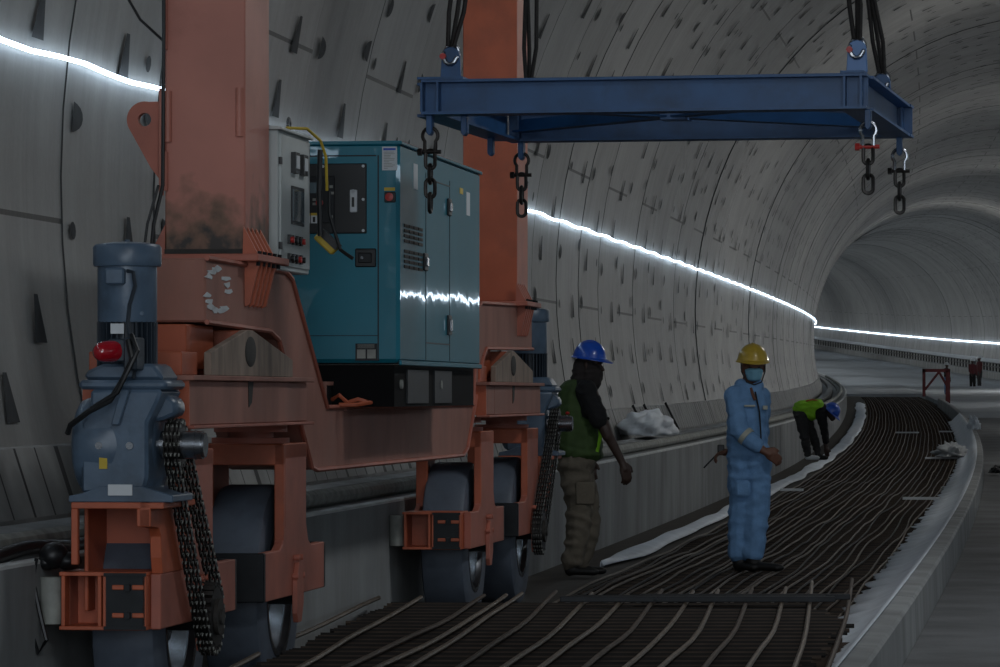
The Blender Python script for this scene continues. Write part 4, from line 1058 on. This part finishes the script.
def chain_link(c, turned, h=.040, w_=.021, r=.0085, T=SM):
    pts = []
    for i in range(20):
        a = 2*PI*i/20; x = w_*math.cos(a); z = (h-w_)*(1 if math.sin(a) > 0 else -1)+w_*math.sin(a)
        if abs(math.sin(a)) < 1e-6: z = 0
        pts.append(Vector((x, 0, z)) if not turned else Vector((0, x, z)))
    mb = MB(T); mb.tube([Vector(c)+p for p in pts], r, n=8, closed=True); return mb
chl = ['lifting chain hanging from the left near corner of the blue frame', 'lifting chain hanging from the right near corner of the blue frame', 'lifting chain hanging from the left far corner of the blue frame', 'lifting chain hanging from the right far corner of the blue frame']
for i, (x, y) in enumerate(bl[:4]):
    n_l = (4, 3, 3, 3)[i]; zt = z0s-.075
    t = thing('lifting_chain', SM @ Vector((x, y, zt)), -SR, chl[i], 'chain', 'chains under the blue lifting frame')
    # bow shackle
    mb = MB(SM); pts = []
    for k in range(15):
        a = PI*1.25-PI*1.5*k/14; pts.append(Vector((x+.034*math.cos(a), y, zt-.012+.034*math.sin(a))))
    pts = [Vector((x-.024, y, zt-.085))]+pts+[Vector((x+.024, y, zt-.085))]
    mb.tube(pts, .008, n=8); sh = build('shackle', mb, M['chain'] if i in (0, 2) else M['steel'], t, smooth=True)
    mb = MB(SM); mb.cyl((x-.045, y, zt-.082), (x+.048, y, zt-.082), .009, n=10); mb.cyl((x-.055, y, zt-.082), (x-.036, y, zt-.082), .016, n=6); build('shackle_pin', mb, M['redp'] if i == 1 else M['chain'], sh)
    for k in range(n_l):
        build('chain_link', chain_link((x, y, zt-.115-k*.062), k % 2 == 1), M['chain'], t, smooth=True)
ropes = [('wire rope sling on the left near lug of the blue frame', 0, [(.10, .0, 2.4), (.16, .0, 2.4), (.13, .03, 2.4)], (0.06, .0)),
         ('wire rope sling on the right near lug of the blue frame', 1, [(-.06, 0, 2.4), (-.10, 0, 2.4), (-.03, .03, 2.4)], (-.06, 0)),
         ('wire rope sling on the left far lug of the blue frame', 2, [(.01, 0, 2.6), (.035, 0, 2.6), (-.02, 0, 2.6)], (0, 0)),
         ('wire rope sling on the right far lug of the blue frame', 3, [(-.12, 0, 2.6), (-.16, 0, 2.6), (-.14, .03, 2.6)], (0, 0))]
for lab, li, tops, _ in ropes:
    x, y = lugs[li]; zl = z1s+.105
    t = thing('wire_rope_sling', SM @ Vector((x, y, zl)), -SR, lab, 'rope sling', 'rope slings over the blue lifting frame')
    mb = MB(SM); mb.tube([Vector((x+.03*math.cos(2*PI*k/14), y+.025*math.sin(2*PI*k/14)*0+(.02 if k < 7 else -.02), zl+.01+.045*math.sin(2*PI*k/14))) for k in range(14)], .010, n=8, closed=True)
    build('shackle', mb, M['steel'], t, smooth=True)
    if li in (0, 1):
        mb = MB(SM); mb.cyl((x-.03, y-.035, zl), (x-.03, y+.035, zl), .014, n=8); build('shackle_pin', mb, M['redp'], t)
    for j, (dx, dy, dz) in enumerate(tops):
        q = Vector((x+dx*1.6, y+dy, zl+1.5)); p = Vector((x+(-.012, .012, 0)[j], y+(-.01, .0, .012)[j], zl+.045))
        mid = p.lerp(q, .10)+Vector(((-.012, .02, .004)[j], 0, 0))
        mb = MB(SM); mb.tube([p, mid, p.lerp(q, .35)+Vector(((-.008, .012, 0)[j], 0, 0)), q], .010, n=8); build('rope_leg', mb, M['rope'], t, smooth=True)

# ------------------------------------------------------------------ people
def hull_chain(bm, chain):
    """tapered limbs: the hull of each two neighbouring balls"""
    for (p, r), (q, r2) in zip(chain, chain[1:]):
        vs = []
        for c, rr in ((p, r), (q, r2)):
            rr = (rr, rr, rr) if isinstance(rr, (int, float)) else rr
            for j in range(7):
                ph = -PI/2+PI*j/6
                for i in range(10):
                    a = 2*PI*i/10
                    vs.append(bm.verts.new((c[0]+rr[0]*math.cos(ph)*math.cos(a), c[1]+rr[1]*math.cos(ph)*math.sin(a), c[2]+rr[2]*math.sin(ph))))
        res = bmesh.ops.convex_hull(bm, input=vs)
        dead = [g for g in res['geom_interior'] if isinstance(g, bmesh.types.BMVert)]
        bmesh.ops.delete(bm, geom=[v for v in set(dead) if v.is_valid], context='VERTS')
def organic(name, chains, voxel, m, parent, T, smooth=3, fold=0.0, fscale=9.0, cut=None, seed=0.0):
    bm = bmesh.new()
    for ch in chains: hull_chain(bm, ch if len(ch) > 1 else ch*2)
    me = D.meshes.new(name); bm.to_mesh(me); bm.free()
    o = D.objects.new(name, me); C.objects.link(o)
    rm = o.modifiers.new('r', 'REMESH'); rm.mode = 'VOXEL'; rm.voxel_size = voxel
    sm = o.modifiers.new('s', 'SMOOTH'); sm.iterations = smooth; sm.factor = .5
    dg = bpy.context.evaluated_depsgraph_get(); dg.update()
    me2 = D.meshes.new_from_object(o.evaluated_get(dg)); D.objects.remove(o); D.meshes.remove(me)
    me2.name = name
    if fold:
        for v in me2.vertices:
            c = v.co.copy()
            k = noise.noise(Vector((c.x*fscale*.8+seed, c.y*fscale*.8, c.z*fscale*1.7)))
            k = (1-abs(k)*2.2)
            v.co = c+v.normal*(fold*(k-.25)+fold*.5*noise.noise(c*fscale*3))
    Ti = ROOTS[parent.name].inverted() @ T
    me2.transform(Ti)
    if cut:
        pass
    me2.materials.clear(); me2.materials.append(m)
    me2.polygons.foreach_set('use_smooth', [True]*len(me2.polygons))
    return link(name, me2, parent)
def V3(*a): return Vector(a)
def hand_chains(wr, d, palm_n, side, s=1.0, curl=.5):
    """palm and five separate fingers from the wrist along d; palm_n faces the palm; side points to the thumb"""
    d = d.normalized(); n_ = palm_n.normalized(); t = side.normalized(); out = []
    pc = wr+d*.045*s
    out.append([(wr, .024*s), (pc, .027*s)])
    for k in range(4):
        b = wr+d*.078*s+t*(.027-.018*k)*s
        out.append([(pc+t*(.020-.013*k)*s, .016*s), (b, .0115*s)])
        L = (.036, .041, .038, .030)[k]*s
        m1 = b+(d*math.cos(curl*.6)+n_*math.sin(curl*.6))*L; m2 = m1+(d*math.cos(curl*1.6)+n_*math.sin(curl*1.6))*L*.75; m3 = m2+(d*math.cos(curl*2.3)+n_*math.sin(curl*2.3))*L*.55
        out.append([(b, .0105*s), (m1, .0095*s), (m2, .0088*s), (m3, .0075*s)])
    th = wr+d*.022*s+t*.024*s; a1 = th+(d*.7+t*.6+n_*.25).normalized()*.040*s; a2 = a1+(d*.9+t*.2+n_*.4).normalized()*.030*s
    out.append([(th, .013*s), (a1, .0115*s), (a2, .009*s)])
    return out
def helmet(parent, T, c, m, fwd, tilt=0.0, r=.118, ridge=True):
    """shell, brim and peak; c = centre of the head opening, fwd = direction of the peak"""
    f = Vector(fwd).normalized(); s_ = Vector((-f.y, f.x, 0)); up = Vector((0, 0, 1)); up = (up+f*tilt).normalized(); f = (f-up*f.dot(up)).normalized(); s_ = up.cross(f)
    c = Vector(c); mb = MB(T); n = 32; V = []; F = []; K = 9
    for j in range(K+1):
        p = PI/2*j/K
        for i in range(n):
            a = 2*PI*i/n; ca, sa = math.cos(a), math.sin(a)
            rr = r*math.cos(p)*(1 if j else 1.03)
            h = r*1.12*math.sin(p)
            if j and ridge and abs(sa) < .25: h += .006*math.sin(min(p*1.5, PI/2))
            V.append(c+f*ca*rr*1.12+s_*sa*rr+up*h)
    for j in range(K):
        for i in range(n): F.append((j*n+i, j*n+(i+1) % n, (j+1)*n+(i+1) % n, (j+1)*n+i))
    mb.add(V, F); sh = build('helmet_shell', mb, m, parent, smooth=True)
    mb = MB(T); V = []; F = []
    for ring, (rad, h) in enumerate(((1.0, .004), (1.12, -.006), (1.12, -.011), (1.0, -.004))):
        for i in range(n):
            a = 2*PI*i/n; ca, sa = math.cos(a), math.sin(a)
            ex = (.045*max(0, ca)**2 if ring in (1, 2) else 0)
            V.append(c+f*(ca*r*rad*1.12+ex)+s_*sa*r*rad+up*(h-(.012*max(0, ca)**2 if ring in (1, 2) else 0)))
    for k in range(4):
        k2 = (k+1) % 4
        for i in range(n): F.append((k*n+i, k*n+(i+1) % n, k2*n+(i+1) % n, k2*n+i))
    mb.add(V, F); build('helmet_brim', mb, m, parent, smooth=True)
    return f, s_, up
def head_chains(c, f, s=1.0):
    """skull, jaw, nose, ears about the head centre c, looking along f"""
    f = Vector(f).normalized(); si = Vector((-f.y, f.x, 0)).normalized(); up = V3(0, 0, 1)
    return [[(c+up*.035*s-f*.010*s, (.078*s, .078*s, .088*s)), (c-up*.01*s+f*.008*s, (.070*s, .070*s, .08*s))],
            [(c-up*.01*s+f*.010*s, .066*s), (c-up*.075*s+f*.042*s, .036*s)],
            [(c-up*.012*s+f*.078*s, .013*s), (c-up*.038*s+f*.098*s, .014*s)],
            [(c+up*.012*s+f*.070*s+si*.032*s, .014*s), (c+up*.012*s+f*.070*s-si*.032*s, .014*s)],
            [(c-up*.062*s+f*.078*s+si*.014*s, .010*s), (c-up*.062*s+f*.078*s-si*.014*s, .010*s)],
            [(c-up*.0*s+si*.080*s, (.012*s, .012*s, .022*s)), (c-up*.03*s+si*.076*s, .010*s)],
            [(c-up*.0*s-si*.080*s, (.012*s, .012*s, .022*s)), (c-up*.03*s-si*.076*s, .010*s)]]

# --- person in vest, head turned to the right, right arm hanging forward
def px_person(u, v, depth):
    Y = depth; return Vector(((u-500)/4000*Y, Y, HC-(v-395)/4000*Y))
base = px_person(578, 575, 28.2)
T = Matrix.Translation(base)
p1 = thing('person', base, 0, 'person in blue helmet, dark green vest and khaki trousers, arm hanging, looking right', 'person')
f = V3(.93, -.37, 0)
H = V3(.085, 0, 1.485)
body = head_chains(H, f)+[[(H-V3(.01, 0, .03), .055), (V3(.045, 0, 1.34), .06)],
        [(V3(.03, 0, 1.32), (.11, .14, .06)), (V3(.0, 0, 1.12), (.12, .15, .10)), (V3(-.01, 0, .86), (.12, .14, .08))],
        [(V3(.085, -.16, 1.27), .060), (V3(.19, -.20, 1.02), .043), (V3(.205, -.20, .98), .041)], [(V3(.195, -.20, 1.01), .040), (V3(.305, -.17, .80), .027)],
        [(V3(-.02, .16, 1.28), .06), (V3(-.03, .20, 1.02), .042), (V3(.08, .18, .82), .028)],
        [(V3(-.02, -.08, .84), .085), (V3(-.0, -.09, .46), .058), (V3(-.03, -.09, .09), .040)], [(V3(-.02, .09, .84), .085), (V3(.05, .09, .46), .058), (V3(.03, .09, .09), .040)]]
body += hand_chains(V3(.305, -.17, .80), V3(.35, 0, -1), V3(-.6, .8, 0), V3(.7, .3, .2), 1.12, .45)
body += hand_chains(V3(.08, .18, .82), V3(.2, 0, -1), V3(0, -1, 0), V3(1, 0, 0), 1.05, .5)
organic('body', body, .0075, M['skin_d'], p1, T, smooth=1)
organic('scarf', [[(H+V3(.01, 0, .0)-f*.02, (.088, .088, .07)), (H-V3(-.005, 0, .08), (.082, .082, .05))], [(H-V3(-.01, 0, .07), (.085, .085, .05)), (H-V3(.02, 0, .15), (.095, .10, .04))], [(H-V3(.07, 0, .02), (.05, .07, .07)), (H-V3(.09, 0, .12), (.05, .08, .04))]], .010, M['scarf'], p1, T, fold=.008, fscale=14)
# a slit of face stays open over the scarf
organic('face', [[(H+f*.050+V3(0, 0, .028), (.045, .045, .022)), (H+f*.066+V3(0, 0, .012), (.030, .03, .014))]], .008, M['skin_d'], p1, T)
organic('black_tshirt', [[(V3(.025, 0, 1.335), (.10, .155, .05)), (V3(.005, 0, 1.14), (.135, .165, .10)), (V3(-.01, 0, .90), (.135, .155, .07))],
      [(V3(.055, -.15, 1.30), .075), (V3(.145, -.20, 1.10), .068)], [(V3(-.02, .15, 1.30), .07), (V3(-.03, .19, 1.10), .065)]], .010, M['shirt'], p1, T, fold=.008)
organic('green_vest', [[(V3(-.01, .0, 1.33), (.115, .15, .05)), (V3(-.035, .0, 1.14), (.135, .175, .10)), (V3(-.03, 0, .86), (.15, .175, .06))],
      [(V3(.0, .0, 1.1), (.14, .172, .08)), (V3(.02, 0, .84), (.165, .175, .05))]], .010, M['vest'], p1, T, fold=.010)
mb = MB(T)
for i in range(5):
    a = V3(-.165+.022*i, -.135-.010*i, 1.03+.028*i); mb.ell(a, (.016, .018, .012), n=8, k=5)
build('red_stripe', mb, M['redp'], p1, smooth=True)
mb = MB(T); mb.tube([V3(.13, -.11, .87), V3(.155, -.10, .98), V3(.15, -.10, 1.08), V3(.13, -.11, 1.2)], .014, n=6); build('lime_edging', mb, M['vest_l'], p1, smooth=True)
organic('khaki_trousers', [[(V3(-.005, 0, .86), (.135, .15, .06)), (V3(-.01, 0, .76), (.14, .15, .06))],
      [(V3(-.03, -.06, .78), .115), (V3(.01, -.08, .46), .088), (V3(-.0, -.08, .30), .082), (V3(-.045, -.09, .10), .072)],
      [(V3(.0, .08, .78), .115), (V3(.075, .09, .46), .088), (V3(.065, .09, .28), .080), (V3(.02, .09, .10), .070)]], .011, M['khaki'], p1, T, fold=.018, fscale=7)
mb = MB(T); mb.box(-.02, .115, -.185, -.165, .50, .66); build('cargo_pocket', mb, M['khaki'], p1, bevel=.02, smooth=True)
organic('shoe', [[(V3(-.05, -.09, .085), .052), (V3(-.06, -.09, .035), .040)], [(V3(-.06, -.09, .035), (.04, .04, .03)), (V3(.10, -.13, .028), (.05, .045, .028))]], .010, M['boot'], p1, T)
organic('shoe', [[(V3(.02, .09, .085), .05), (V3(.01, .09, .035), .040)], [(V3(.01, .09, .035), (.04, .04, .03)), (V3(.16, .05, .028), (.05, .045, .028))]], .010, M['boot'], p1, T)
helmet(p1, T, H+V3(-.004, 0, .048), M['hat_b'], f, tilt=.12, r=.106)

# --- person in pale blue coverall
base = px_person(748, 571, 29.0)
T = Matrix.Translation(base)
p2 = thing('person', base, 0, 'person in yellow helmet, blue face mask and pale blue coverall standing on the mat', 'person')
f = V3(.12, -1, 0)
H = V3(.035, 0, 1.475)
body = head_chains(H, f)+[[(H-V3(.01, 0, .03), .055), (V3(.01, .02, 1.34), .06)],
        [(V3(.0, 0, 1.27), (.11, .06, .04)), (V3(.0, 0, 1.0), (.10, .08, .08))],
        [(V3(-.11, -.05, 1.24), .045), (V3(-.06, -.16, 1.00), .040)], [(V3(-.06, -.17, 1.00), .038), (V3(.10, -.20, .875), .030)],
        [(V3(.11, .05, 1.24), .042), (V3(.10, .15, 1.0), .040), (V3(-.12, .14, .85), .03)],
        [(V3(-.04, 0, .84), .09), (V3(-.04, .02, .1), .045)], [(V3(.06, 0, .84), .09), (V3(.05, -.02, .1), .045)]]
body += hand_chains(V3(.10, -.20, .875), V3(.75, -.10, -.45), V3(.1, .9, -.4), V3(.45, -.1, .8), 1.1, .8)
body += hand_chains(V3(-.12, .12, .865), V3(-1, 0, -.15), V3(0, -.3, -1), V3(0, -1, .2), 1.0, .9)
organic('body', body, .0075, M['skin'], p2, T, smooth=1)
mb = MB(T)
si = V3(-f.y, f.x, 0).normalized(); fn = f.normalized()
for sd in (-1, 1): mb.ell(H+fn*.073+si*.030*sd+V3(0, 0, .002), (.013, .008, .007), n=10, k=6)
build('eyes', mb, M['black'], p2, smooth=True)
organic('face_mask', [[(H+fn*.050-V3(0, 0, .020), (.066, .050, .022)), (H+fn*.090-V3(0, 0, .030), (.030, .025, .022))], [(H+fn*.090-V3(0, 0, .030), (.030, .025, .022)), (H+fn*.055-V3(0, 0, .080), (.052, .045, .022))], [(H+fn*.045-V3(0, 0, .022), (.070, .046, .022)), (H+fn*.050-V3(0, 0, .080), (.054, .044, .022))]], .007, M['mask'], p2, T)
mb = MB(T)
for sd in (-1, 1): mb.tube([H+si*.088*sd+V3(0, 0, .05)+fn*.01, H+si*.086*sd+V3(0, 0, -.03)+fn*.02, H+si*.055*sd+V3(0, 0, -.105)+fn*.05, H+V3(0, 0, -.125)+fn*.065], .005, n=6)
build('chin_strap', mb, M['black'], p2, smooth=True)
organic('coverall', [[(V3(.0, .02, 1.335), (.095, .085, .035)), (V3(.0, .0, 1.24), (.145, .115, .07)), (V3(-.005, 0, 1.0), (.145, .125, .09)), (V3(-.005, 0, .84), (.145, .13, .06))],
      [(V3(-.100, -.04, 1.265), .075), (V3(-.080, -.15, 1.03), .064)], [(V3(-.085, -.15, 1.03), .064), (V3(.045, -.20, .915), .052)],
      [(V3(.100, .05, 1.26), .070), (V3(.10, .15, 1.0), .062), (V3(-.08, .15, .87), .055)],
      [(V3(-.035, .01, .84), .118), (V3(-.045, .02, .50), .092), (V3(-.055, .03, .30), .088), (V3(-.065, .03, .14), .082)],
      [(V3(.055, -.01, .84), .118), (V3(.065, -.02, .50), .092), (V3(.055, -.02, .30), .086), (V3(.035, -.02, .14), .080)],
      [(V3(-.05, .0, 1.345), .045), (V3(.02, -.06, 1.30), .040)], [(V3(.07, .0, 1.345), .042), (V3(.05, -.06, 1.29), .036)]], .010, M['denim'], p2, T, fold=.012, fscale=7, seed=4.0)
mb = MB(T)
def band(p, q, r_, h):
    p, q = Vector(p), Vector(q); d = (q-p).normalized(); mb.cyl(p-d*h, p+d*h, r_, n=20)
band((-.025, -.172, .978), (.045, -.20, .915), .068, .018); build('reflective_band', mb, M['refl'], p2, smooth=True)
mb = MB(T); mb.tube([V3(.045, -.115, 1.30), V3(.075, -.128, 1.15), V3(.085, -.135, .98), V3(.08, -.138, .86)], .006, n=6); build('zip', mb, M['dark'], p2)
mb = MB(T); mb.box(-.035, .045, -.142, -.122, 1.19, 1.205); mb.box(.10, .135, -.12, -.10, 1.17, 1.20); build('pocket_band', mb, M['refl'], p2, bevel=.004)
mb = MB(T); mb.tube([V3(.015, -.085, 1.325), V3(.035, -.115, 1.26), V3(.045, -.12, 1.24)], .012, n=8); build('dark_undershirt', mb, M['skin'], p2, smooth=True)
mb = MB(T); mb.box(-.10, .01, -.135, -.10, .54, .66); build('thigh_pocket', mb, M['denim'], p2, bevel=.02, smooth=True)
for sx, sy, dx in ((-.06, .03, .10), (.035, -.03, .17)):
    organic('boot', [[(V3(sx, sy, .12), .060), (V3(sx, sy, .04), .05)], [(V3(sx, sy, .04), (.05, .05, .035)), (V3(sx+dx, sy-.10, .030), (.05, .05, .030))]], .010, M['boot'], p2, T)
helmet(p2, T, H+V3(0, .012, .052), M['hat_y'], f, tilt=.05, r=.110)
wt = T @ V3(-.20, .12, .83)
rd = thing('walkie_talkie', wt, 0, 'black walkie talkie with a long antenna held behind the coverall worker', 'radio')
mb = MB(T); mb.box(-.215, -.165, .10, .135, .845, .915); build('radio_body', mb, M['black'], rd, bevel=.006)
mb = MB(T); mb.tube([V3(-.205, .115, .86), V3(-.315, .11, .745)], .006, n=6); build('antenna', mb, M['black'], rd)

# --- person bending over at the left edge of the far mat
base = px_person(812, 460, 60.0)
T = Matrix.Translation(base)
p3 = thing('person', base, 0, 'person in blue helmet and lime vest bending over beside the left kerb wall', 'person')
organic('body', head_chains(V3(.27, -.05, .72), V3(.6, -.3, -.6))+[[(V3(.22, -.03, .74), .06), (V3(.10, 0, .78), .08)], [(V3(.12, -.08, .74), .05), (V3(.16, -.14, .45), .04), (V3(.19, -.14, .22), .03)], [(V3(.15, .10, .72), .05), (V3(.19, .12, .45), .04), (V3(.22, .06, .20), .03)]]
        + hand_chains(V3(.19, -.14, .20), V3(.2, 0, -1), V3(0, 1, 0), V3(1, 0, 0), 1.0)+hand_chains(V3(.22, .06, .20), V3(.1, 0, -1), V3(0, -1, 0), V3(1, 0, 0), 1.0), .010, M['skin_d'], p3, T, smooth=1)
organic('black_shirt', [[(V3(.17, 0, .74), (.09, .16, .11)), (V3(.0, 0, .78), (.12, .15, .11))], [(V3(.12, -.10, .72), .095), (V3(.165, -.15, .48), .06), (V3(.19, -.15, .28), .045)], [(V3(.14, .10, .70), .085), (V3(.20, .12, .45), .055), (V3(.22, .06, .28), .045)]], .014, M['shirt'], p3, T, fold=.008)
organic('lime_vest', [[(V3(.10, 0, .79), (.10, .175, .12)), (V3(-.16, 0, .76), (.13, .17, .14))], [(V3(-.1, 0, .70), (.10, .16, .10)), (V3(.0, -.0, .68), (.08, .16, .09))]], .014, M['vest_l'], p3, T, fold=.012)
mb = MB(T); mb.tube([V3(-.10, -.12, .885), V3(-.0, -.10, .905), V3(.08, -.08, .89)], .012, n=6); build('orange_stripe', mb, M['orange_b'], p3, smooth=True)
organic('grey_trousers', [[(V3(-.18, 0, .72), (.11, .15, .10)), (V3(-.15, 0, .62), (.11, .14, .08))], [(V3(-.17, -.08, .66), .105), (V3(-.12, -.10, .36), .075), (V3(-.07, -.10, .08), .055)], [(V3(-.10, .08, .64), .10), (V3(.03, .10, .36), .07), (V3(.10, .06, .08), .05)]], .014, M['dark_cloth'], p3, T, fold=.014)
organic('shoe', [[(V3(-.07, -.10, .04), (.05, .05, .04)), (V3(.06, -.14, .035), (.05, .045, .035))]], .012, M['white'], p3, T)
organic('shoe', [[(V3(.10, .06, .04), (.05, .05, .04)), (V3(.20, .0, .035), (.05, .045, .035))]], .012, M['boot'], p3, T)
helmet(p3, T, V3(.29, -.05, .735), M['hat_b'], V3(.85, -.3, 0), tilt=.9, r=.115)

# --- three people far off
def far_person(u, v, depth, label, top, legs, hat, turn, hgt=1.0):
    base = px_person(u, v, depth); T = Matrix.Translation(base) @ Matrix.Rotation(turn, 4, 'Z') @ Matrix.Scale(hgt, 4)
    t = thing('person', base, turn, label, 'person')
    H = V3(0, -.01, 1.48)
    b = head_chains(H, V3(0, -1, 0))+[[(H-V3(0, 0, .05), .05), (V3(0, 0, 1.33), .06)], [(V3(0, 0, 1.3), (.14, .08, .06)), (V3(0, 0, .9), (.12, .09, .08))],
        [(V3(-.16, 0, 1.28), .05), (V3(-.20, -.03, 1.0), .04), (V3(-.18, -.14, .85), .03)], [(V3(.16, 0, 1.28), .05), (V3(.21, -.02, 1.0), .04), (V3(.20, -.10, .78), .03)]]
    b += hand_chains(V3(-.18, -.14, .85), V3(.1, -.3, -1), V3(1, 0, 0), V3(0, -1, 0), 1.0)+hand_chains(V3(.20, -.10, .78), V3(0, -.2, -1), V3(-1, 0, 0), V3(0, -1, 0), 1.0)
    organic('body', b, .012, M['skin_d'], t, T, smooth=1)
    organic('jacket', [[(V3(0, 0, 1.31), (.15, .10, .06)), (V3(0, 0, 1.0), (.15, .12, .10)), (V3(0, 0, .86), (.15, .12, .06))], [(V3(-.16, 0, 1.28), .07), (V3(-.20, -.03, 1.0), .06), (V3(-.18, -.12, .88), .05)], [(V3(.16, 0, 1.28), .07), (V3(.21, -.02, 1.0), .06), (V3(.20, -.09, .82), .05)]], .02, top, t, T, fold=.01)
    organic('trousers', [[(V3(-.07, 0, .84), .11), (V3(-.09, 0, .46), .08), (V3(-.09, .02, .08), .06)], [(V3(.07, 0, .84), .11), (V3(.09, -.03, .46), .08), (V3(.10, -.02, .08), .06)]], .02, legs, t, T, fold=.01)
    for x in (-.09, .10): organic('shoe', [[(V3(x, .0, .04), .045), (V3(x, -.13, .035), .04)]], .015, M['boot'], t, T)
    helmet(t, T, H+V3(0, 0, .05), hat, V3(0, -1, 0), r=.115)
far_person(972.5, 390.5, 172, 'far person in dark red jacket standing left in the pair on the lane', M['redc'], M['shirt'], M['hat_w'], .5, .84)
far_person(979.5, 389.5, 174, 'far person in pale helmet standing right in the pair on the lane', M['redc'], M['dark_cloth'], M['hat_w'], -1.2, .90)
far_person(946.5, 394.5, 135, 'far person in white helmet standing behind the dark red steel frame', M['dark_cloth'], M['denim'], M['hat_w'], 1.0, .66)

# dark red trestle frame on the far kerb
bF = px_person(937, 396, 127)
tf = thing('barrier_frame', bF, 0, 'dark red steel trestle frame with a diagonal brace at the end of the mat', 'frame')
T = Matrix.Translation(bF)
k_ = 127/4000
mb = MB(T); x0, x1 = -14.5*k_, 14.0*k_
mb.box(x0, x0+.09, -.05, .05, -.02, .86); build('post', mb, M['redc'], tf)
mb = MB(T); mb.box(x1-.17, x1-.03, -.05, .05, -.26, .82); build('post', mb, M['redc'], tf)
mb = MB(T); mb.box(x0, x1-.03, -.05, .05, .76, .86); build('top_rail', mb, M['redc'], tf)
mb = MB(T); mb.tube([V3(x0+.08, 0, .20), V3(x1-.35, 0, .80)], .05, n=4); build('diagonal_brace', mb, M['redc'], tf)
mb = MB(T); mb.tube([V3(x1-.40, 0, .80), V3(x1-.12, 0, .30)], .05, n=4); build('diagonal_brace', mb, M['redc'], tf)
